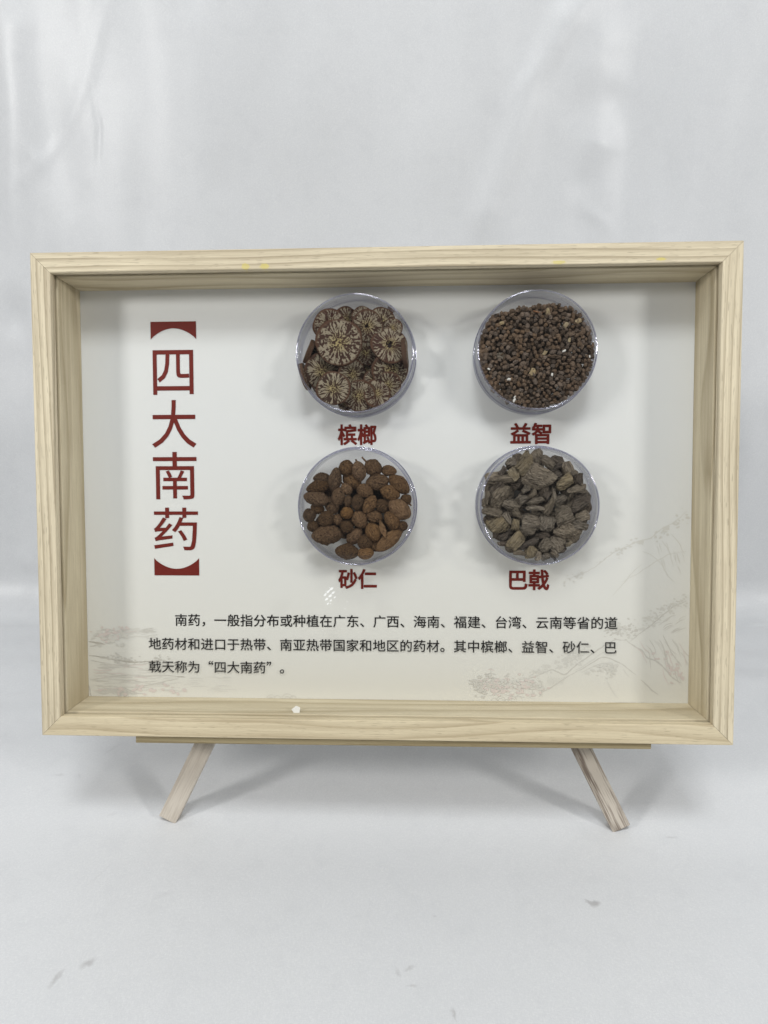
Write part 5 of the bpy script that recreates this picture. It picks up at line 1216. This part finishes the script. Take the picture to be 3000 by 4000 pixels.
# ---- chopped root
def root_mesh(L, Wd, seed, sharp=0.45, wrinkle=1.0):
    V, F = ICO4; out = []
    rg = random.Random(int(seed*100))
    tA, tB = rg.uniform(-.35, .35), rg.uniform(-.35, .35)
    cuts = []
    for _ in range(8):
        nrm = Vector((rg.uniform(-.55, .55), rg.uniform(-1, 1), rg.uniform(-1, 1))).normalized()
        cuts.append((nrm, rg.uniform(.58, .80)))
    def sp(c, e): return math.copysign(abs(c)**e, c)
    for v in V:
        r2 = math.hypot(v.y, v.z); a = math.atan2(v.z, v.y)
        el = math.atan2(v.x, r2)
        x = sp(math.sin(el), sharp); rho = sp(math.cos(el), sharp)
        y, z = rho*sp(math.cos(a), .75), rho*sp(math.sin(a), .75)
        for nrm, off in cuts:            # the flat faces left by the chopper
            over = nrm.x*x+nrm.y*y+nrm.z*z-off
            if over > 0: x -= nrm.x*over; y -= nrm.y*over; z -= nrm.z*over
        k = 1.08+0.24*noise.noise((x*0.9+seed, y*1.1, z*1.1))
        k += wrinkle*0.17*noise.noise((x*1.1, y*5+seed, z*5)) + wrinkle*0.10*noise.noise((x*2.2, y*11, z*11+seed))
        k += 0.09*noise.noise((x*4.5+seed, y*2, z*2))
        k -= 0.12*max(0, 1-abs(x-0.15*math.sin(seed*3)+0.1*z)*9)*(1 if int(seed*10) % 3 == 0 else 0)
        xx = x*(1+0.16*noise.noise((y*2.3+seed, z*2.3, x)))+(tA if x > 0 else tB)*z*abs(x)*0.6
        out.append((xx*L/2, y*Wd/2*k*0.85+0.10*Wd*x*x*math.sin(seed), z*Wd/2*k+0.14*Wd*math.sin(seed*7)*(x*x-.4)))
    me = mesh_from(out, F, True)
    me.set_sharp_from_angle(angle=R(24))
    return me
ROOTS = [  # px, py, length, width, angle, layer, look (0 mid 1 pale 2 dark), label
 (722, 250, 235, 190, 48, .3, 1, "large pale root chunk at the top left of centre"),
 (575, 215, 125, 105, 32, .9, 0, "blocky root piece at the top left wall, beside the large pale chunk"),
 (945, 213, 155, 100, -28, .5, 0, "smooth barrel-like root piece at the top right of centre"),
 (1045, 262, 140, 60, 25, 1.0, 2, "dark flat root sliver right of the barrel-like piece"),
 (600, 337, 130, 82, -50, .5, 1, "small yellowish curled root piece below the top left block"),
 (494, 300, 95, 72, 60, 1.0, 2, "dark purplish root bit at the upper left wall"),
 (860, 382, 275, 225, -24, .1, 0, "biggest root chunk, rough and broad in the upper middle"),
 (440, 382, 262, 135, 10, .7, 0, "broad dim root piece at the upper left behind the large oval one"),
 (450, 560, 255, 200, 48, .1, 0, "large oval root chunk with a dark slit at the left"),
 (728, 490, 95, 82, 15, .7, 0, "small cut root stub left of the biggest chunk's tip"),
 (800, 548, 105, 90, 30, .9, 0, "rounded root bit just beneath the biggest chunk"),
 (1118, 415, 160, 135, 25, .3, 1, "square yellowish root chunk at the upper right"),
 (1150, 268, 115, 112, -70, .6, 0, "brown root piece at the upper right wall above the square chunk"),
 (1260, 395, 130, 110, 80, .7, 2, "dark angular root piece at the right wall, upper part"),
 (1235, 500, 182, 92, 12, .3, 0, "lumpy mauve-grey root cluster at the right"),
 (1290, 640, 218, 172, 27, .1, 2, "large dark grooved root block at the right wall"),
 (668, 592, 132, 102, 22, .3, 0, "root stub with a crack across its end, left of the middle"),
 (815, 620, 180, 68, 14, .4, 0, "hooked root strip in the middle"),
 (935, 570, 115, 85, 70, .7, 2, "dark rounded root bit right of the hooked strip"),
 (810, 690, 205, 55, -2, .2, 0, "slim finger-like root stick lying level at the centre"),
 (965, 668, 180, 88, 68, .2, 0, "upright notched root piece right of the level stick"),
 (575, 658, 160, 112, -25, .6, 0, "wide brown root piece beneath the cracked stub"),
 (640, 747, 125, 68, -42, .4, 0, "small slanting root finger left of the centre"),
 (370, 730, 205, 84, -16, .4, 0, "gnarled root piece by the left wall below the large oval chunk"),
 (1108, 762, 185, 172, 25, .2, 0, "rounded chunky root piece right of the centre"),
 (1290, 768, 160, 120, 20, .8, 0, "knobbly root piece under the dark grooved block"),
 (535, 800, 125, 76, -72, .6, 0, "narrow upright root chip left of the small striped block"),
 (430, 882, 205, 185, 40, .1, 1, "large striped root block at the lower left wall"),
 (620, 862, 112, 102, 90, .2, 1, "small striped root block below the centre left"),
 (785, 832, 192, 155, -6, .2, 0, "broad flat topped root chunk just below the centre"),
 (945, 866, 158, 152, 80, .2, 0, "wedge shaped root chunk below the centre right"),
 (1180, 930, 272, 165, -22, .3, 0, "large cracked root chunk with a torn brown hollow at the right"),
 (745, 937, 155, 74, -12, .4, 0, "flat root strip under the broad chunk"),
 (622, 1042, 180, 128, 52, .2, 1, "straw yellow fibrous root chunk at the lower left"),
 (720, 1078, 275, 60, 22, .8, 2, "long dark twisted root strip behind the fibrous yellow chunk"),
 (1040, 1052, 185, 160, -48, .1, 0, "square weathered root block at the lower right"),
 (938, 1092, 142, 140, 30, .4, 0, "lumpy root piece beside the square weathered block"),
 (765, 1165, 152, 140, 85, .2, 1, "pale root stub at the bottom centre"),
 (860, 1195, 95, 70, 70, .4, 0, "narrow root wedge right of the bottom pale stub"),
 (650, 1190, 122, 62, -5, .6, 0, "small root strip left of the bottom pale stub"),
 (1172, 1062, 68, 50, 15, .3, 1, "tiny yellowish root crumb beside the cracked chunk's lower end"),
 (930, 1195, 85, 78, 0, .7, 0, "small broken root bit at the bottom right"),
 (480, 1075, 115, 50, -10, .9, 2, "dark thin root strip low at the left wall"),
 (510, 1000, 105, 95, 40, 1.3, 2, "black root piece in the gap beside the yellow fibrous chunk"),
 (312, 580, 135, 84, 85, .9, 0, "flat root piece against the left wall"),
 (890, 975, 150, 62, 10, 1.0, 2, "dark root strip in the gap under the wedge chunk"),
 (1285, 862, 150, 84, -15, .5, 0, "grey root piece at the right wall above the cracked chunk"),
 (1085, 600, 130, 110, 35, .8, 0, "crumpled root piece left of the grooved block"),
 (1008, 558, 112, 62, 85, .5, 0, "upright root finger under the square yellowish chunk"),
 (1100, 1112, 95, 80, 20, .9, 2, "dark root bit beneath the square weathered block"),
 (342, 825, 105, 92, 70, 1.0, 2, "dim root piece at the left wall behind the striped block"),
 (1030, 1165, 90, 45, -35, .6, 0, "small root sliver at the lower right edge")]
DEEP4 = [(660, 430), (560, 500), (900, 500), (1010, 480), (700, 620), (880, 760), (620, 700), (1000, 770), (480, 720), (700, 980), (840, 1010), (880, 930), (560, 930), (1180, 600), (1070, 900), (780, 300), (1000, 350), (1100, 330), (590, 1090), (820, 1100), (1160, 460), (480, 450), (1200, 840), (980, 1000), (400, 640), (700, 800), (880, 640)]
GR = "chopped root pieces in the lower right box"
bx, bz, brad = BOX[4]
PX4 = .0393/609
DEEP4 += [(330, 450), (400, 470), (1320, 560), (1330, 700), (1250, 300), (640, 180), (840, 170), (1080, 190), (330, 650), (380, 980), (560, 1130), (1000, 1200), (1240, 1030), (1330, 820), (300, 740)]
MR = (M_root, M_root_pale, M_root_dark)
for k, (px, py, ln, wd, an, layer, look, lab) in enumerate(ROOTS):
    L, Wd = ln*PX4*1.08, wd*PX4*1.08
    slim = ln > 2.3*wd or "stick" in lab
    o = link("root_piece", root_mesh(L, Wd, k*0.73+1.1, 0.62 if slim else 0.33), MR[look])
    x, z = keep_in((px-850)*PX4, -(py-667)*PX4, (L+Wd)*0.2+.0006, .0374)
    o.matrix_basis = FRAME @ Matrix.Translation((bx+x, FRONT+Wd*0.46+0.0008+layer*0.0045, bz+z)) @ RY(an) @ Matrix.Rotation(R(7*((k*3) % 5-2)), 4, 'Z')
    tag(o, lab, "root piece", GR)
for k, (px, py) in enumerate(DEEP4):
    o = link("root_piece", root_mesh(.0125, .0105, k*0.9+80.3), M_root if k % 2 else M_root_dark)
    x, z = keep_in((px-850)*PX4, -(py-667)*PX4, .006, .0368)
    o.matrix_basis = FRAME @ Matrix.Translation((bx+x, FRONT+0.0115+0.002*(k % 2), bz+z)) @ RY(k*47)
    tag(o, "dark root piece deep in the pile, seen only between those on top", "root piece", GR)

# ---- tiny seeds
rs = random.Random(21)
def seed_mesh(seed, sub=ICO2):
    V, F = sub; out = []
    for v in V:
        k = 1+0.46*noise.noise((v.x*1.4+seed*3, v.y*1.4, v.z*1.4+seed))+0.10*noise.noise((v.x*3.5, v.y*3.5+seed, v.z*3.5))
        w = Vector((round(v.x*2.2)/2.2, round(v.y*2.2)/2.2, round(v.z*2.2)/2.2))
        q = v.lerp(w, 0.40)
        out.append((q.x*k*1.12, q.y*k*0.9, q.z*k*0.95))
    return mesh_from(out, F, sub is not ICO2)
protos = [seed_mesh(i*1.9+0.5) for i in range(14)]
for p in protos: p.materials.append(M_seed); p.name = "seed"
bx, bz, brad = BOX[2]
TOP = [(-.040, .022), (-.028, .0243), (-.0196, .0262), (-.012, .0285), (-.002, .0305), (.011, .0306), (.0232, .0290), (.030, .0240), (.040, .018)]
def top_z(x):
    for (x0, z0), (x1, z1) in zip(TOP, TOP[1:]):
        if x0 <= x <= x1: return z0+(z1-z0)*(x-x0)/(x1-x0)
    return 0.0
def scatter(dist, lim, tries):
    pts = []
    cell = {}
    for _ in range(tries):
        a = rs.uniform(0, 2*math.pi); r = lim*math.sqrt(rs.random()); x, z = r*math.cos(a), r*math.sin(a)
        if z > top_z(x)-0.0008+0.0010*noise.noise((x*400, 0, 2)): continue
        c = (int(x/dist+100), int(z/dist+100))
        ok = True
        for i in (-1, 0, 1):
            for j in (-1, 0, 1):
                for q in cell.get((c[0]+i, c[1]+j), ()):
                    if (q[0]-x)**2+(q[1]-z)**2 < dist*dist: ok = False
        if ok: cell.setdefault(c, []).append((x, z)); pts.append((x, z))
    return pts
front_pts = scatter(0.00248, 0.0368, 90000)
seeds = [(rs.uniform(0.00108, 0.00172)*(1.35 if rs.random() < 0.07 else 1), x, z, rs.uniform(0.0, 0.0010)) for x, z in front_pts]
seeds.sort(key=lambda s: -s[0]+s[3]*0.2)
def seed_matrix(rad, x, z, dy):
    e = Matrix.Rotation(rs.uniform(0, 6.28), 4, 'X') @ Matrix.Rotation(rs.uniform(0, 6.28), 4, 'Y') @ Matrix.Rotation(rs.uniform(0, 6.28), 4, 'Z')
    return FRAME @ Matrix.Translation((bx+x, FRONT+rad*1.15+dy, bz+z)) @ e @ Matrix.Diagonal((rad*rs.uniform(0.95, 1.35), rad*rs.uniform(0.75, 1.0), rad, 1))
SEED_LABEL = "tiny dark brown wrinkled seed in the upper right clear box"
first = None
n_ind = 0
rest = []
for k, (rad, x, z, dy) in enumerate(seeds):
    mw = seed_matrix(rad, x, z, dy)
    if k < 298:
        o = bpy.data.objects.new("seed", protos[k % len(protos)]); C.objects.link(o)
        o.matrix_basis = mw
        tag(o, SEED_LABEL, "seed", "seeds in the upper right box")
    else: rest.append(mw)
for layer in (1, 2, 3):
    for x, z in scatter(0.0027, 0.0366, 14000):
        rest.append(seed_matrix(rs.uniform(0.0014, 0.0019), x, z, 0.0012+layer*0.0026))
bm = bmesh.new()
for k, mw in enumerate(rest):
    me = protos[k % len(protos)].copy(); me.transform(mw); bm.from_mesh(me); bpy.data.meshes.remove(me)
me = bpy.data.meshes.new("seed_heap"); bm.to_mesh(me); bm.free()
heap = link("seed_heap", me, M_seed)
tag(heap, "heap of tiny dark seeds packed behind the front seeds of the upper right box", "seeds", None, "stuff")
PX2 = .0391/612
def at2(px, py, dy=0.0006): return FRAME @ Matrix.Translation((bx+(px-827)*PX2, FRONT+dy, bz-(py-690)*PX2))
o = link("twig", stub_mesh(0.0062, 0.00042, 0.0003, 0.8), M_twig)
o.matrix_basis = at2(788, 288, 0.0007) @ RY(-22)
tag(o, "short thin reddish twig near the top of the dark seeds", "twig")
for px, py, L, Wd, an, lab in ((945, 300, 88, 60, -70, "largest pale wrinkled husk near the top of the seeds, right of the twig"),
        (1120, 440, 75, 40, 50, "pale slanting husk among the seeds at the upper right"),
        (1160, 590, 45, 28, 70, "small straw-coloured husk right of the seeds' middle"),
        (470, 410, 55, 36, 0, "pale olive husk among the seeds at the upper left"),
        (910, 712, 62, 40, 55, "tan husk near the middle of the seeds"),
        (1250, 395, 70, 50, 20, "pale husk close to the right wall above the seeds' middle"),
        (785, 905, 85, 60, 75, "orange-tan husk below the middle of the seeds"),
        (455, 750, 100, 76, -20, "broad brown husk at the left of the seeds")):
    o = link("seed_husk", root_mesh(L*PX2, Wd*PX2, L*0.1+an*0.01, 0.8, 0.6), M_husk if "brown" not in lab else M_root)
    o.matrix_basis = at2(px, py, Wd*PX2*0.4) @ RY(an) @ Matrix.Diagonal((1, 0.6, 1, 1))
    tag(o, lab, "husk", "pale husks among the seeds")
for px, py, s, lab in ((1105, 700, 16, "white crumb right of the seeds' middle"), (545, 985, 17, "white crumb low on the left among the seeds"),
        (598, 1200, 17, "lowest white crumb among the seeds"), (603, 1168, 11, "thin white crumb just above the lowest one"),
        (335, 878, 12, "white crumb near the left wall among the seeds"), (1365, 760, 10, "white crumb at the right wall among the seeds"),
        (985, 940, 13, "curved whitish crumb below and right of the seeds' middle")):
    o = link("crumb", seed_mesh(px*0.1), M_crumb)
    o.matrix_basis = at2(px, py, s*PX2*0.8) @ RY(px) @ Matrix.Diagonal((s*PX2*1.2, s*PX2*0.7, s*PX2*0.8, 1))
    tag(o, lab, "crumb", "white crumbs among the seeds")

# ---- small white chip lying inside the frame
bm = bmesh.new()
pts = [(-.0034, 0, .0008), (-.0004, 0, .0034), (.0025, 0, .0022), (.0023, 0, -.0016), (.0014, 0, -.0034), (-.0010, 0, -.0024)]
vs_ = [bm.verts.new(p) for p in pts]; f = bm.faces.new(vs_)
r_ = bmesh.ops.extrude_face_region(bm, geom=[f])
bmesh.ops.translate(bm, vec=(0, 0.0012, 0), verts=[v for v in r_['geom'] if isinstance(v, bmesh.types.BMVert)])
o = link("foam_chip", bm_mesh(bm), M_crumb)
o.matrix_basis = FRAME @ Matrix.Translation((-0.05784, 0.01175, -0.14591)) @ Matrix.Rotation(R(-35), 4, 'X')
tag(o, "small white angular chip lying on the frame's lower inner board", "chip")
